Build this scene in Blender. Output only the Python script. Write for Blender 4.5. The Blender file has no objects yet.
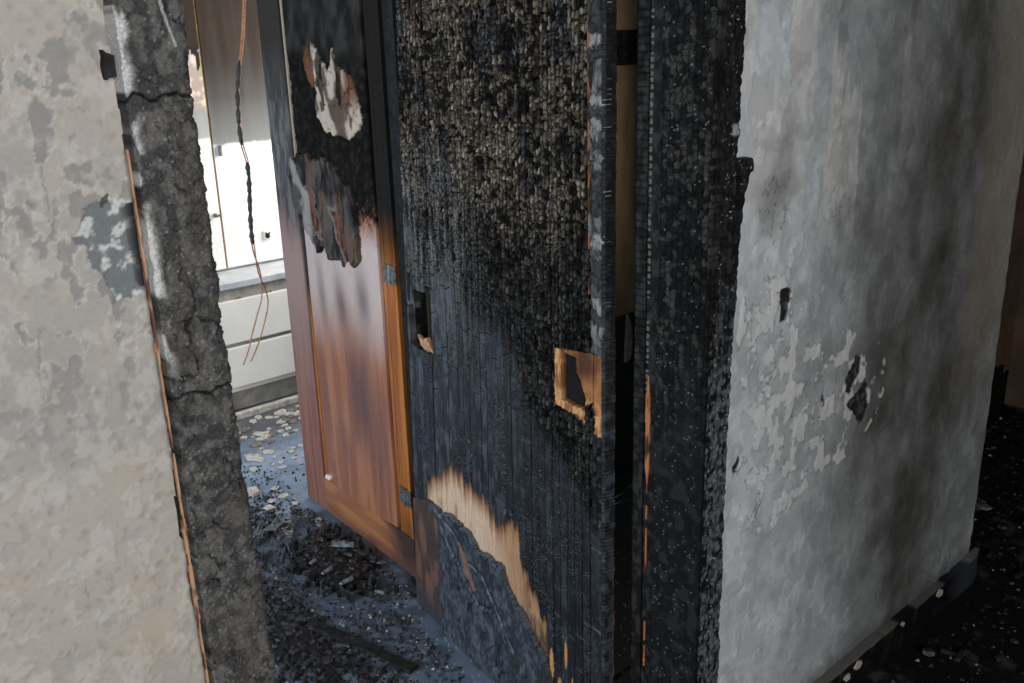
import bpy, math, random
import numpy as np
from mathutils import Matrix, Vector

# ------------------------------------------------------------------ camera, world, lights, exposure
S = bpy.context.scene
C = S.collection
S.view_settings.view_transform = 'Standard'
S.view_settings.look = 'None'
S.view_settings.gamma = 1.0
S.view_settings.use_curve_mapping = False
S.view_settings.exposure = 0.0

cam_data = bpy.data.cameras.new('camera')
cam_data.sensor_width = 36.0
cam_data.lens = 33.05
cam_data.clip_start = 0.02
camera = bpy.data.objects.new('camera', cam_data)
C.objects.link(camera)
camera.matrix_world = Matrix((
    (0.744397, 0.224666, -0.628807, 0.0),
    (-0.667122, 0.209819, -0.714790, 0.0),
    (-0.028653, 0.951578, 0.306068, 1.55),
    (0, 0, 0, 1)))
S.camera = camera

world = bpy.data.worlds.new('world')
S.world = world
world.use_nodes = True
world.node_tree.nodes['Background'].inputs[0].default_value = (0.75, 0.87, 1.0, 1)
world.node_tree.nodes['Background'].inputs[1].default_value = 1.0


def area_light(name, loc, direction, sx, sy, power, colour):
    d = bpy.data.lights.new(name, 'AREA')
    d.shape = 'RECTANGLE'
    d.size, d.size_y = sx, sy
    d.energy = power
    d.color = colour
    o = bpy.data.objects.new(name, d)
    o.location = loc
    o.rotation_euler = Vector(direction).to_track_quat('-Z', 'Y').to_euler()
    C.objects.link(o)
    return o


# daylight through the room and corridor windows, plus added fills for cabinet and gap
area_light('room_window_light', (-1.86, 2.15, 1.45), (1, 0, -0.05), 1.5, 1.3, 88, (0.72, 0.86, 1.0))
area_light('cabinet_fill_light', (2.70, 3.35, 1.45), (-1, 0.1, -0.1), 0.8, 1.2, 36, (1.0, 0.985, 0.955))  # unseen source added to whiten the cabinet and drawers
area_light('gap_fill_light', (2.565, 1.62, 1.50), (-1, 0.1, 0.15), 0.6, 1.1, 3.2, (1.0, 0.96, 0.90))  # unseen source added to brighten the gap behind the charred door
area_light('corridor_window_light', (-0.45, -1.76, 1.70), (0, 1, -0.05), 1.5, 1.3, 74, (1.0, 0.985, 0.955))


# ------------------------------------------------------------------ noise helpers
def hsh(ix, iy, seed=0):
    n = (ix.astype(np.int64) * 374761393 + iy.astype(np.int64) * 668265263 + seed * 974634777) & 0xffffffff
    n = ((n ^ (n >> 13)) * 1274126177) & 0xffffffff
    n = ((n ^ (n >> 15)) * 2246822519) & 0xffffffff
    return ((n ^ (n >> 16)) & 0xffff) / 65535.0


def vn(x, y, seed=0):
    ix = np.floor(x); iy = np.floor(y)
    fx = x - ix; fy = y - iy
    fx = fx * fx * (3 - 2 * fx); fy = fy * fy * (3 - 2 * fy)
    a = hsh(ix, iy, seed); b = hsh(ix + 1, iy, seed)
    c = hsh(ix, iy + 1, seed); d = hsh(ix + 1, iy + 1, seed)
    return (a * (1 - fx) + b * fx) * (1 - fy) + (c * (1 - fx) + d * fx) * fy


def fbm(x, y, seed=0, octv=4):
    s = 0; a = 0.5; t = 0
    for i in range(octv):
        s = s + a * vn(x, y, seed + i * 17); t += a
        x = x * 2.03 + 5.1; y = y * 2.03 + 9.7; a *= 0.5
    return s / t


def worley(x, y, seed=0):
    ix = np.floor(x); iy = np.floor(y)
    f1 = np.full(x.shape, 9.0); f2 = np.full(x.shape, 9.0); cid = np.zeros(x.shape)
    for dx in (-1, 0, 1):
        for dy in (-1, 0, 1):
            cx = ix + dx; cy = iy + dy
            px = cx + hsh(cx, cy, seed); py = cy + hsh(cx, cy, seed + 1)
            d = np.hypot(px - x, py - y)
            r = hsh(cx, cy, seed + 2)
            closer = d < f1
            f2 = np.where(closer, f1, np.minimum(f2, d))
            cid = np.where(closer, r, cid)
            f1 = np.where(closer, d, f1)
    return f1, f2, cid


def sst(e0, e1, x):
    t = np.clip((x - e0) / (e1 - e0), 0, 1)
    return t * t * (3 - 2 * t)


def inpoly(x, y, poly):
    r = np.zeros(x.shape, bool)
    n = len(poly)
    for i in range(n):
        x0, y0 = poly[i]; x1, y1 = poly[(i + 1) % n]
        c = ((y0 > y) != (y1 > y))
        with np.errstate(divide='ignore', invalid='ignore'):
            xi = (x1 - x0) * (y - y0) / (y1 - y0 + 1e-12) + x0
        r ^= c & (x < xi)
    return r


def rgb(*c):
    return np.array(c, float)


def mixc(a, b, t):
    return a * (1 - t[..., None]) + b * t[..., None]


def solid(shape, c):
    return np.broadcast_to(rgb(*c), shape + (3,)).copy()


# ------------------------------------------------------------------ object helpers
def tag(o, label=None, cat=None, group=None, kind=None):
    if label: o['label'] = label
    if cat: o['category'] = cat
    if group: o['group'] = group
    if kind: o['kind'] = kind
    return o


def thing(name, label, cat, loc=(0, 0, 0), group=None, kind=None, rotz=0):
    o = bpy.data.objects.new(name, None)
    o.empty_display_size = 0.05
    C.objects.link(o)
    o.location = loc
    o.rotation_euler = (0, 0, rotz)
    return tag(o, label, cat, group, kind)


def link(name, me, mat=None, parent=None):
    o = bpy.data.objects.new(name, me)
    C.objects.link(o)
    if mat is not None and not me.materials:
        me.materials.append(mat)
    if parent is not None:
        o.parent = parent
        o.matrix_parent_inverse = mpi(parent)
    return o


def mpi(parent):
    m = Matrix.Translation(parent.location) @ parent.rotation_euler.to_matrix().to_4x4()
    if parent.parent is not None:
        pm = Matrix.Translation(parent.parent.location) @ parent.parent.rotation_euler.to_matrix().to_4x4()
        if parent.matrix_parent_inverse == Matrix.Identity(4):
            m = pm @ m
    return m.inverted()


def np_mesh(name, verts, quads, col=None, smooth=None):
    me = bpy.data.meshes.new(name)
    nv, nq = len(verts), len(quads)
    me.vertices.add(nv)
    me.vertices.foreach_set('co', np.ascontiguousarray(verts, np.float32).ravel())
    me.loops.add(nq * 4)
    me.loops.foreach_set('vertex_index', np.ascontiguousarray(quads, np.int32).ravel())
    me.polygons.add(nq)
    me.polygons.foreach_set('loop_start', np.arange(nq, dtype=np.int32) * 4)
    me.polygons.foreach_set('loop_total', np.full(nq, 4, np.int32))
    if smooth is not None:
        me.polygons.foreach_set('use_smooth', smooth.astype(bool))
    me.update(calc_edges=True)
    if col is not None:
        a = me.attributes.new('Col', 'FLOAT_COLOR', 'POINT')
        a.data.foreach_set('color', np.ascontiguousarray(col, np.float32).ravel())
    return me


def relief(name, U, V, fn, O, eu, ev, en, mat, parent=None, back=0.01, smooth=True):
    """A carved panel: grid of heights with real side walls down to depth -back."""
    O, eu, ev, en = [np.array(a, float) for a in (O, eu, ev, en)]
    UU, VV = np.meshgrid(np.asarray(U, float), np.asarray(V, float), indexing='ij')
    r = fn(UU, VV)
    h = r['h']; col = r['col']; rough = r.get('rough', np.full(UU.shape, 0.7))
    pu = r.get('u', UU); pv = r.get('v', VV); mask = r.get('mask')
    P = O + pu[..., None] * eu + pv[..., None] * ev + h[..., None] * en
    bk = r.get('back', np.full(UU.shape, -back))
    B = O + pu[..., None] * eu + pv[..., None] * ev + bk[..., None] * en
    C4 = np.concatenate([col, rough[..., None]], -1)
    nu, nv = UU.shape
    if mask is None:
        K = np.ones((nu - 1, nv - 1), bool)
    else:
        K = mask[:-1, :-1] & mask[1:, :-1] & mask[1:, 1:] & mask[:-1, 1:]
    idx = np.arange(nu * nv).reshape(nu, nv)
    q = np.stack([idx[:-1, :-1], idx[1:, :-1], idx[1:, 1:], idx[:-1, 1:]], -1)[K]
    if np.dot(np.cross(eu, ev), en) < 0:
        q = q[:, ::-1]
    Kp = np.pad(K, 1)
    edges = []
    a = Kp[1:-1, 1:-1]
    for (sel, i0, i1) in (
            (a & ~Kp[:-2, 1:-1], idx[:-1, :-1], idx[:-1, 1:]),
            (a & ~Kp[2:, 1:-1], idx[1:, 1:], idx[1:, :-1]),
            (a & ~Kp[1:-1, :-2], idx[1:, :-1], idx[:-1, :-1]),
            (a & ~Kp[1:-1, 2:], idx[:-1, 1:], idx[1:, 1:])):
        edges.append(np.stack([i0[sel], i1[sel]], -1))
    ed = np.concatenate(edges)
    Pf = P.reshape(-1, 3); Bf = B.reshape(-1, 3); Cf = C4.reshape(-1, 4)
    eu_, inv = np.unique(ed.ravel(), return_inverse=True)
    n0 = nu * nv; m = len(eu_)
    e2 = inv.reshape(-1, 2)
    sk = np.stack([e2[:, 1] + n0, e2[:, 0] + n0, e2[:, 0] + n0 + m, e2[:, 1] + n0 + m], -1)
    if np.dot(np.cross(eu, ev), en) < 0:
        sk = sk[:, ::-1]
    verts = np.concatenate([Pf, Pf[eu_], Bf[eu_]])
    cols = np.concatenate([Cf, Cf[eu_], Cf[eu_]])
    quads = np.concatenate([q, sk])
    used = np.unique(quads.ravel())
    remap = np.zeros(len(verts), np.int64); remap[used] = np.arange(len(used))
    sm = np.concatenate([np.full(len(q), smooth), np.zeros(len(sk), bool)])
    me = np_mesh(name, verts[used], remap[quads], cols[used], sm)
    return link(name, me, mat, parent)


class MB:
    """collects boxes, tubes and prisms for one mesh"""
    def __init__(self):
        self.v = []; self.f = []

    def box(self, x0, x1, y0, y1, z0, z1, M=None):
        b = len(self.v)
        for z in (z0, z1):
            for x, y in ((x0, y0), (x1, y0), (x1, y1), (x0, y1)):
                p = Vector((x, y, z))
                self.v.append(M @ p if M else p)
        for f in ((3, 2, 1, 0), (4, 5, 6, 7), (0, 1, 5, 4), (1, 2, 6, 5), (2, 3, 7, 6), (3, 0, 4, 7)):
            self.f.append([b + i for i in f])
        return self

    def tube(self, pts, r, n=8, cap=True):
        pts = [Vector(p) for p in pts]
        rr = r if isinstance(r, (list, tuple)) else [r] * len(pts)
        b = len(self.v)
        for i, p in enumerate(pts):
            t = (pts[min(i + 1, len(pts) - 1)] - pts[max(i - 1, 0)]).normalized()
            a = t.orthogonal().normalized() if abs(t.z) < 0.95 else t.cross(Vector((0, 1, 0))).normalized()
            c = t.cross(a)
            for k in range(n):
                th = 2 * math.pi * k / n
                self.v.append(p + (a * math.cos(th) + c * math.sin(th)) * rr[i])
        for i in range(len(pts) - 1):
            for k in range(n):
                self.f.append([b + i * n + k, b + i * n + (k + 1) % n, b + (i + 1) * n + (k + 1) % n, b + (i + 1) * n + k])
        if cap:
            self.f.append([b + k for k in range(n)][::-1])
            self.f.append([b + (len(pts) - 1) * n + k for k in range(n)])
        return self

    def prism(self, poly, O, eu, ev, en, d0, d1):
        """polygon in the (eu, ev) plane at O extruded from d0 to d1 along en"""
        O, eu, ev, en = map(Vector, (O, eu, ev, en))
        b = len(self.v); n = len(poly)
        for d in (d0, d1):
            for u, v in poly:
                self.v.append(O + eu * u + ev * v + en * d)
        self.f.append([b + i for i in range(n)][::-1])
        self.f.append([b + n + i for i in range(n)])
        for i in range(n):
            self.f.append([b + i, b + (i + 1) % n, b + n + (i + 1) % n, b + n + i])
        return self

    def build(self, name, mat, parent=None, bevel=0.0, smooth=False):
        import bmesh
        me = bpy.data.meshes.new(name)
        me.from_pydata([tuple(v) for v in self.v], [], self.f)
        bm = bmesh.new(); bm.from_mesh(me)
        bmesh.ops.recalc_face_normals(bm, faces=bm.faces)
        if bevel > 0:
            bmesh.ops.bevel(bm, geom=bm.edges[:] , offset=bevel, segments=2, affect='EDGES', profile=0.5)
        if smooth:
            for f in bm.faces: f.smooth = True
        bm.to_mesh(me); bm.free()
        me.update()
        return link(name, me, mat, parent)


# ------------------------------------------------------------------ materials
def new_mat(name):
    m = bpy.data.materials.new(name)
    m.use_nodes = True
    nt = m.node_tree
    return m, nt, nt.nodes['Principled BSDF']


def N(nt, t, **kw):
    n = nt.nodes.new(t)
    for k, v in kw.items():
        if k.startswith('i_'):
            n.inputs[k[2:].replace('_', ' ')].default_value = v
        else:
            setattr(n, k, v)
    return n


def relief_mat(name, scale=300, bump=0.4, dist=0.001, lo=0.7, hi=1.3, stretch=(1, 1, 1), spec=0.5, sheen=False):
    """base colour and roughness come from the carved panel; noise adds grain and fine relief"""
    m, nt, b = new_mat(name)
    at = N(nt, 'ShaderNodeAttribute', attribute_name='Col')
    tc = N(nt, 'ShaderNodeTexCoord')
    mp = N(nt, 'ShaderNodeMapping')
    mp.inputs['Scale'].default_value = stretch
    nt.links.new(tc.outputs['Object'], mp.inputs['Vector'])
    no = N(nt, 'ShaderNodeTexNoise', i_Scale=scale, i_Detail=6.0, i_Roughness=0.65)
    nt.links.new(mp.outputs[0], no.inputs['Vector'])
    mr = N(nt, 'ShaderNodeMapRange')
    mr.inputs[1].default_value = 0.25; mr.inputs[2].default_value = 0.75
    mr.inputs[3].default_value = lo; mr.inputs[4].default_value = hi
    nt.links.new(no.outputs['Fac'], mr.inputs[0])
    mx = N(nt, 'ShaderNodeVectorMath', operation='SCALE')
    nt.links.new(at.outputs['Color'], mx.inputs[0])
    nt.links.new(mr.outputs[0], mx.inputs['Scale'])
    nt.links.new(mx.outputs[0], b.inputs['Base Color'])
    nt.links.new(at.outputs['Alpha'], b.inputs['Roughness'])
    bp = N(nt, 'ShaderNodeBump', i_Strength=bump, i_Distance=dist)
    nt.links.new(no.outputs['Fac'], bp.inputs['Height'])
    nt.links.new(bp.outputs[0], b.inputs['Normal'])
    if sheen:
        ms = N(nt, 'ShaderNodeMapRange')
        ms.inputs[1].default_value = 0.38; ms.inputs[2].default_value = 0.72
        ms.inputs[3].default_value = 0.55; ms.inputs[4].default_value = 0.06
        nt.links.new(at.outputs['Alpha'], ms.inputs[0])
        nt.links.new(ms.outputs[0], b.inputs['Specular IOR Level'])
    else:
        b.inputs['Specular IOR Level'].default_value = spec
    return m


def noise_mat(name, c0, c1, scale=20, rough=0.6, bump=0.2, dist=0.002, stretch=(1, 1, 1), detail=6, metal=0.0, spec=0.5,
              lo=0.35, hi=0.65):
    m, nt, b = new_mat(name)
    tc = N(nt, 'ShaderNodeTexCoord')
    mp = N(nt, 'ShaderNodeMapping')
    mp.inputs['Scale'].default_value = stretch
    nt.links.new(tc.outputs['Object'], mp.inputs['Vector'])
    no = N(nt, 'ShaderNodeTexNoise', i_Scale=scale, i_Detail=float(detail), i_Roughness=0.6)
    nt.links.new(mp.outputs[0], no.inputs['Vector'])
    cr = N(nt, 'ShaderNodeValToRGB')
    cr.color_ramp.elements[0].position = lo; cr.color_ramp.elements[0].color = (*c0, 1)
    cr.color_ramp.elements[1].position = hi; cr.color_ramp.elements[1].color = (*c1, 1)
    nt.links.new(no.outputs['Fac'], cr.inputs[0])
    nt.links.new(cr.outputs[0], b.inputs['Base Color'])
    b.inputs['Roughness'].default_value = rough
    b.inputs['Metallic'].default_value = metal
    b.inputs['Specular IOR Level'].default_value = spec
    if bump:
        bp = N(nt, 'ShaderNodeBump', i_Strength=bump, i_Distance=dist)
        nt.links.new(no.outputs['Fac'], bp.inputs['Height'])
        nt.links.new(bp.outputs[0], b.inputs['Normal'])
    return m


M_CHAR = relief_mat('charred_wood', 420, 0.5, 0.0012, 0.45, 1.55, sheen=True)
M_CHARDULL = relief_mat('dull_charred_wood', 380, 0.6, 0.0015, 0.45, 1.55, spec=0.06)
M_PLASTER = relief_mat('stained_plaster', 160, 0.25, 0.001, 0.93, 1.07, spec=0.3)
M_TIMBER = relief_mat('scorched_timber', 60, 0.12, 0.0006, 0.85, 1.15, stretch=(6, 6, 0.5), sheen=True)
M_LAMINATE = relief_mat('sooty_white_laminate', 50, 0.05, 0.0003, 0.95, 1.05, stretch=(3, 3, 0.4), sheen=True)
M_FLOOR = relief_mat('sooty_floor', 260, 0.3, 0.001, 0.6, 1.4)
M_WALLPLAIN = noise_mat('sooted_wall_paint', (0.34, 0.32, 0.29), (0.52, 0.50, 0.46), 3, 0.85, 0.2)
M_CEIL = noise_mat('sooted_ceiling', (0.08, 0.075, 0.07), (0.2, 0.19, 0.18), 2, 0.9, 0.2)
M_BLACK = noise_mat('black_char', (0.006, 0.006, 0.006), (0.022, 0.021, 0.021), 60, 0.7, 0.6, 0.003, spec=0.2)
M_CHUNK = noise_mat('charcoal_lump', (0.006, 0.006, 0.007), (0.045, 0.047, 0.052), 55, 0.42, 0.7, 0.004)
M_ASH = noise_mat('grey_ash_lump', (0.05, 0.055, 0.062), (0.24, 0.25, 0.27), 70, 0.7, 0.5, 0.003)
M_CHIP = noise_mat('pale_plaster_chip', (0.33, 0.30, 0.26), (0.62, 0.58, 0.52), 45, 0.8, 0.3, 0.002)
M_CHIPDARK = noise_mat('sooted_plaster_chip', (0.10, 0.085, 0.075), (0.26, 0.23, 0.20), 60, 0.8, 0.3, 0.002)
M_ORANGE = noise_mat('scorched_orange_wood', (0.18, 0.06, 0.02), (0.50, 0.22, 0.07), 30, 0.55, 0.2, 0.001, (4, 4, 0.6))
M_SPLINTER = noise_mat('raw_splintered_wood', (0.22, 0.09, 0.035), (0.62, 0.36, 0.18), 40, 0.6, 0.2, 0.001, (5, 5, 1.2))
M_COPPER = noise_mat('copper', (0.30, 0.12, 0.07), (0.55, 0.25, 0.15), 80, 0.4, 0.1, 0.0005, metal=0.7)
M_INSUL = noise_mat('burnt_insulation', (0.01, 0.01, 0.01), (0.05, 0.045, 0.04), 200, 0.6, 0.6, 0.002)
M_STEEL = noise_mat('dull_steel', (0.10, 0.10, 0.095), (0.28, 0.27, 0.25), 70, 0.45, 0.2, 0.001, metal=0.6)
M_WHITE = noise_mat('white_laminate', (0.80, 0.77, 0.70), (0.86, 0.83, 0.77), 8, 0.45, 0.05)
M_COUNTER = noise_mat('grey_countertop', (0.40, 0.42, 0.44), (0.56, 0.57, 0.58), 12, 0.4, 0.1)
M_BRASS = noise_mat('brass_clip', (0.35, 0.22, 0.06), (0.6, 0.42, 0.15), 40, 0.4, 0.1, metal=0.6)
M_PLINTH = noise_mat('scuffed_plinth', (0.26, 0.24, 0.21), (0.46, 0.43, 0.39), 18, 0.7, 0.2)
M_OLIVE = noise_mat('sooted_olive_board', (0.20, 0.19, 0.13), (0.34, 0.32, 0.24), 14, 0.7, 0.2, 0.002, (6, 6, 0.6))
M_BEIGE = noise_mat('heat_stained_wall', (0.17, 0.105, 0.05), (0.40, 0.29, 0.155), 5, 0.85, 0.2, stretch=(1, 1, 0.4))
M_FARWALL = noise_mat('brown_smoked_wall', (0.085, 0.055, 0.036), (0.17, 0.115, 0.075), 6, 0.85, 0.2)


def seq(*segs):
    """piecewise regular spacing: (start, stop, step) ..."""
    out = []
    for a, b, d in segs:
        n = max(1, int(round((b - a) / d)))
        out.append(np.linspace(a, b, n + 1)[(1 if out else 0):])
    return np.concatenate(out)


X, Y, Z = np.array([1., 0, 0]), np.array([0, 1., 0]), np.array([0, 0, 1.])
WY = 0.94          # front face of the doorway wall
WB = 1.11          # its back face
TOP = 2.06         # door head


# ------------------------------------------------------------------ the setting: walls, floors, ceiling
def left_wall_fn(u, v):
    big = fbm(u * 9, v * 9, 3); mid = fbm(u * 42, v * 36, 5, 6); fine = fbm(u * 130, v * 130, 7)
    col = solid(u.shape, (0.385, 0.362, 0.332))
    col = mixc(col, rgb(0.33, 0.322, 0.31), sst(0.42, 0.62, big))
    col = mixc(col, rgb(0.42, 0.345, 0.26), 0.45 * sst(0.52, 0.72, fbm(u * 14, v * 14, 21)) * sst(1.35, 1.0, v))
    # rounded blotches where the top coat has let go
    upper = sst(1.12, 1.30, v)
    blot = sst(0.525, 0.605, mid + 0.22 * (fine - 0.5) + 0.06 * (upper - 0.6))
    bv = mid + 0.22 * (fine - 0.5) + 0.06 * (upper - 0.6)
    rim = sst(0.030, 0.006, np.abs(bv - 0.535)) * sst(0.40, 0.6, fbm(u * 25, v * 25, 33))
    col = mixc(col, rgb(0.52, 0.515, 0.50), rim * (0.15 + 0.45 * upper))
    col = mixc(col, rgb(0.225, 0.225, 0.225), blot * (0.16 + 0.66 * upper))
    pale = sst(0.55, 0.62, fbm(u * 52 + 7, v * 46 + 3, 31, 6) + 0.08 * (fine - .5))
    col = mixc(col, rgb(0.47, 0.455, 0.43), pale * 0.5)
    f1, f2, cid = worley(u * 60, v * 60, 41)
    spot = sst(0.24, 0.16, f1) * (cid > 0.72)
    col = mixc(col, rgb(0.27, 0.21, 0.16), spot * 0.35)
    col = mixc(col, rgb(0.30, 0.29, 0.28), 0.55 * sst(0.58, 0.75, fine))
    h = -0.0012 * blot + 0.0008 * pale + 0.0022 * (big - .5) + 0.001 * (mid - .5) - 0.0006 * spot
    # scar beside the door frame where the paint burnt off
    jx = u + 0.010 * (fbm(u * 90, v * 90, 51) - .5); jv = v + 0.012 * (fbm(u * 90, v * 90, 52) - .5)
    scar = inpoly(jx, jv, [(0.290, 1.411), (0.310, 1.417), (0.341, 1.404), (0.341, 1.318), (0.328, 1.318), (0.303, 1.313), (0.296, 1.342), (0.284, 1.352), (0.286, 1.370), (0.274, 1.384), (0.282, 1.394)])
    sc = scar.astype(float)
    col = mixc(col, mixc(solid(u.shape, (0.15, 0.17, 0.18)), rgb(0.52, 0.53, 0.53), sst(0.54, 0.68, fbm(u * 120, v * 120, 53))), sc)
    dark = inpoly(u + 0.004 * (fine - .5), v, [(0.324, 1.409), (0.342, 1.406), (0.342, 1.324), (0.331, 1.322), (0.327, 1.33)])
    col = mixc(col, rgb(0.018, 0.018, 0.018), dark * sst(0.318, 0.334, u) * 0.95)
    h = h - 0.0022 * sc
    # hairline cracks
    for (ua, va, ub, vb, s) in ((0.229, 1.30, 0.223, 1.231, 61), (0.226, 1.02, 0.229, 0.985, 62), (0.262, 1.46, 0.255, 1.40, 63), (0.21, 1.50, 0.216, 1.40, 64)):
        t = np.clip((v - vb) / (va - vb), 0, 1)
        cu = ub + (ua - ub) * t + 0.014 * (fbm(v * 60, v * 0 + s, s) - .5)
        cr = sst(0.0012, 0.0003, np.abs(u - cu)) * sst(0.3, 0.5, fbm(u * 50, v * 50, s + 3)) * ((v > vb) & (v < va))
        col = mixc(col, rgb(0.20, 0.18, 0.17), cr * 0.7); h = h - 0.0012 * cr
    flake = inpoly(jx, jv, [(0.303, 1.404), (0.307, 1.415), (0.315, 1.421), (0.311, 1.408)])
    col = mixc(col, rgb(0.05, 0.05, 0.05), flake * 0.9)
    return dict(h=h, col=np.clip(col, 0, 1), rough=np.full(u.shape, 0.85))


wl = relief('wall_left', seq((-2.6, -0.2, 0.3), (-0.2, 0.12, 0.02), (0.12, 0.341, 0.0017)),
            seq((0, 0.78, 0.05), (0.78, 1.66, 0.0017), (1.66, 2.5, 0.06)), left_wall_fn, (0, WY, 0), X, Z, -Y, M_PLASTER, back=0.165)
tag(wl, 'pale blotched plaster wall on the left with a dark burnt scar by the frame', 'wall', kind='structure')

HOLE1 = [(1.495, 1.091), (1.512, 1.096), (1.537, 1.088), (1.534, 1.07), (1.525, 1.055), (1.529, 1.035), (1.515, 1.022), (1.503, 1.027), (1.506, 1.05)]
HOLE2 = [(1.776, 0.78), (1.80, 0.79), (1.835, 0.80), (1.85, 0.822), (1.865, 0.81), (1.87, 0.775), (1.88, 0.75), (1.86, 0.72), (1.841, 0.712), (1.825, 0.745), (1.79, 0.765)]
HOLE3 = [(1.767, 0.839), (1.785, 0.86), (1.80, 0.885), (1.825, 0.88), (1.828, 0.845), (1.805, 0.82), (1.785, 0.80), (1.775, 0.81)]


def right_wall_fn(u, v):
    big = fbm(u * 3.2, v * 2.0, 103); mid = fbm(u * 22, v * 18, 105, 6); fine = fbm(u * 80, v * 80, 107)
    strk = fbm(u * 14, v * 2.2, 109)
    col = solid(u.shape, (0.505, 0.54, 0.575))
    # soot film with light falloff painted in: thickest mid-wall, thinner at both ends
    film = np.interp(u, [1.3, 1.50, 1.66, 1.85, 2.1, 2.35, 2.5, 2.62], [0.02, 0.13, 0.42, 0.76, 0.93, 0.84, 0.68, 0.62])
    film = film + 0.34 * (big - .5) + 0.10 * (strk - .5) + 0.42 * (fbm(u * 8, v * 7, 119, 6) - .5) + 0.22 * (fbm(u * 9, v * 6, 117) - .5)
    film = np.clip(film - 0.25 * sst(0.7, 0.25, v) * sst(2.3, 1.7, u) - 0.22 * sst(2.2, 2.4, u) * sst(0.9, 0.3, v), 0, 1)
    col = mixc(col, rgb(0.072, 0.070, 0.066), film)
    # clean drips from above
    drip = sst(0.56, 0.66, fbm(u * 22, v * 3.0, 113) + 0.12 * (v - 1.35)) * sst(1.05, 1.3, v) * sst(2.0, 1.75, u)
    col = mixc(col, rgb(0.52, 0.51, 0.49), drip * 0.5)
    grey = sst(0.045, 0.01, np.abs(u - 1.487 - 0.05 * (fbm(u * 20, v * 14, 115) - .5)) + 0.04 * (mid - .45)) * sst(1.22, 1.28, v) * sst(1.44, 1.36, v)
    col = mixc(col, rgb(0.20, 0.20, 0.20), grey * 0.6)
    # blotches
    blot = sst(0.53, 0.62, mid + 0.25 * (fine - .5))
    col = mixc(col, col * 1.10, blot)
    h = 0.0012 * blot + 0.002 * (big - .5) + 0.0012 * (mid - .5)
    m2 = fbm(u * 26, v * 24, 143, 6)
    col = mixc(col, col * 0.86, sst(0.545, 0.565, m2))
    col = mixc(col, col * 1.14, sst(0.455, 0.435, fbm(u * 32 + 4, v * 28, 145, 6)))
    # brownish tail of the wall
    col = mixc(col, rgb(0.30, 0.245, 0.185), 0.55 * sst(2.28, 2.42, u) * sst(0.5, 1.0, v))
    # flaking paint round the holes
    fl = np.exp(-(((u - 1.70) / 0.20) ** 2 + ((v - 0.80) / 0.13) ** 2)) + 0.9 * np.exp(-(((u - 1.47) / 0.09) ** 2 + ((v - 1.0) / 0.16) ** 2)) \
        + 0.55 * np.exp(-(((u - 1.50) / 0.1) ** 2 + ((v - 0.70) / 0.12) ** 2))
    pk = fbm(u * 38, v * 30, 121)
    peel = sst(0.50, 0.52, pk + 0.10 * (fine - .5) + 0.17 * (fl - 0.8)) * (fl > 0.22)
    col = mixc(col, rgb(0.64, 0.65, 0.66), peel * (0.5 + 0.45 * fbm(u * 60, v * 60, 141)))
    rim = sst(0.03, 0.008, np.abs(pk + 0.10 * (fine - .5) + 0.17 * (fl - 0.8) - 0.505)) * (fl > 0.22)
    col = mixc(col, rgb(0.15, 0.15, 0.15), rim * 0.65)
    h = h + 0.0018 * peel
    ju = u + 0.012 * (fine - .5); jv = v + 0.014 * (fbm(u * 80, v * 80, 131) - .5)
    hole = inpoly(ju, jv, HOLE1) | inpoly(ju, jv, HOLE2) | inpoly(ju, jv, HOLE3) | inpoly(ju, jv, [(1.675, 0.835), (1.683, 0.842), (1.688, 0.815), (1.682, 0.795), (1.676, 0.81)]) \
        | inpoly(ju, jv, [(1.372, 0.775), (1.392, 0.785), (1.385, 0.758), (1.374, 0.75)]) | inpoly(ju, jv, [(1.47, 0.66), (1.476, 0.668), (1.468, 0.636), (1.462, 0.63)])
    holef = hole.astype(float)
    col = mixc(col, mixc(solid(u.shape, (0.012, 0.012, 0.013)), rgb(0.07, 0.07, 0.075), sst(0.5, 0.7, fbm(u * 100, v * 100, 133))), holef)
    h = h - 0.004 * holef
    # patches of fine crazing
    for (cu, cv, su, sv, sd) in ((1.705, 1.21, 0.05, 0.035, 151), (2.03, 1.08, 0.03, 0.03, 152), (2.17, 1.05, 0.02, 0.03, 153), (1.46, 1.25, 0.05, 0.07, 154)):
        w = np.exp(-((u - cu) / su) ** 2 - ((v - cv) / sv) ** 2)
        q = fbm(u * 34, v * 34, sd, 5)
        cz = sst(0.022, 0.004, np.abs(q - 0.5)) * sst(0.25, 0.6, w)
        col = mixc(col, rgb(0.075, 0.075, 0.075), 0.75 * cz)
        col = mixc(col, col * 0.72, sst(0.2, 0.8, w + 0.5 * (q - .5)))
    # soot line just above the baseboard
    col = mixc(col, rgb(0.06, 0.06, 0.06), 0.5 * sst(0.135, 0.095, v + 0.02 * (mid - .5)))
    # rounded arris at the free end
    arr = np.clip((u - 2.565) / 0.040, 0, 1)
    h = h - 0.018 * arr ** 2
    return dict(h=h, col=np.clip(col, 0, 1), rough=np.full(u.shape, 0.8))


wr = relief('wall_right', seq((1.30, 2.565, 0.003), (2.565, 2.605, 0.002)), seq((0, 0.08, 0.04), (0.08, 1.72, 0.003), (1.72, 2.5, 0.06)),
            right_wall_fn, (0, WY, 0), X, Z, -Y, M_PLASTER, back=0.165)
tag(wr, 'smoke-greyed plaster wall on the right with flaking paint and two black holes', 'wall', kind='structure')


def setting_box(name, boxes, mat, label):
    m = MB()
    for b in boxes: m.box(*b)
    return tag(m.build(name, mat), label, 'wall', kind='structure')


def framed_wall_x(x0, x1, ya, yb, hy0, hy1, hz0, hz1):
    return [(x0, x1, ya, hy0, 0, 2.5), (x0, x1, hy1, yb, 0, 2.5), (x0, x1, hy0, hy1, 0, hz0), (x0, x1, hy0, hy1, hz1, 2.5)]


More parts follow.
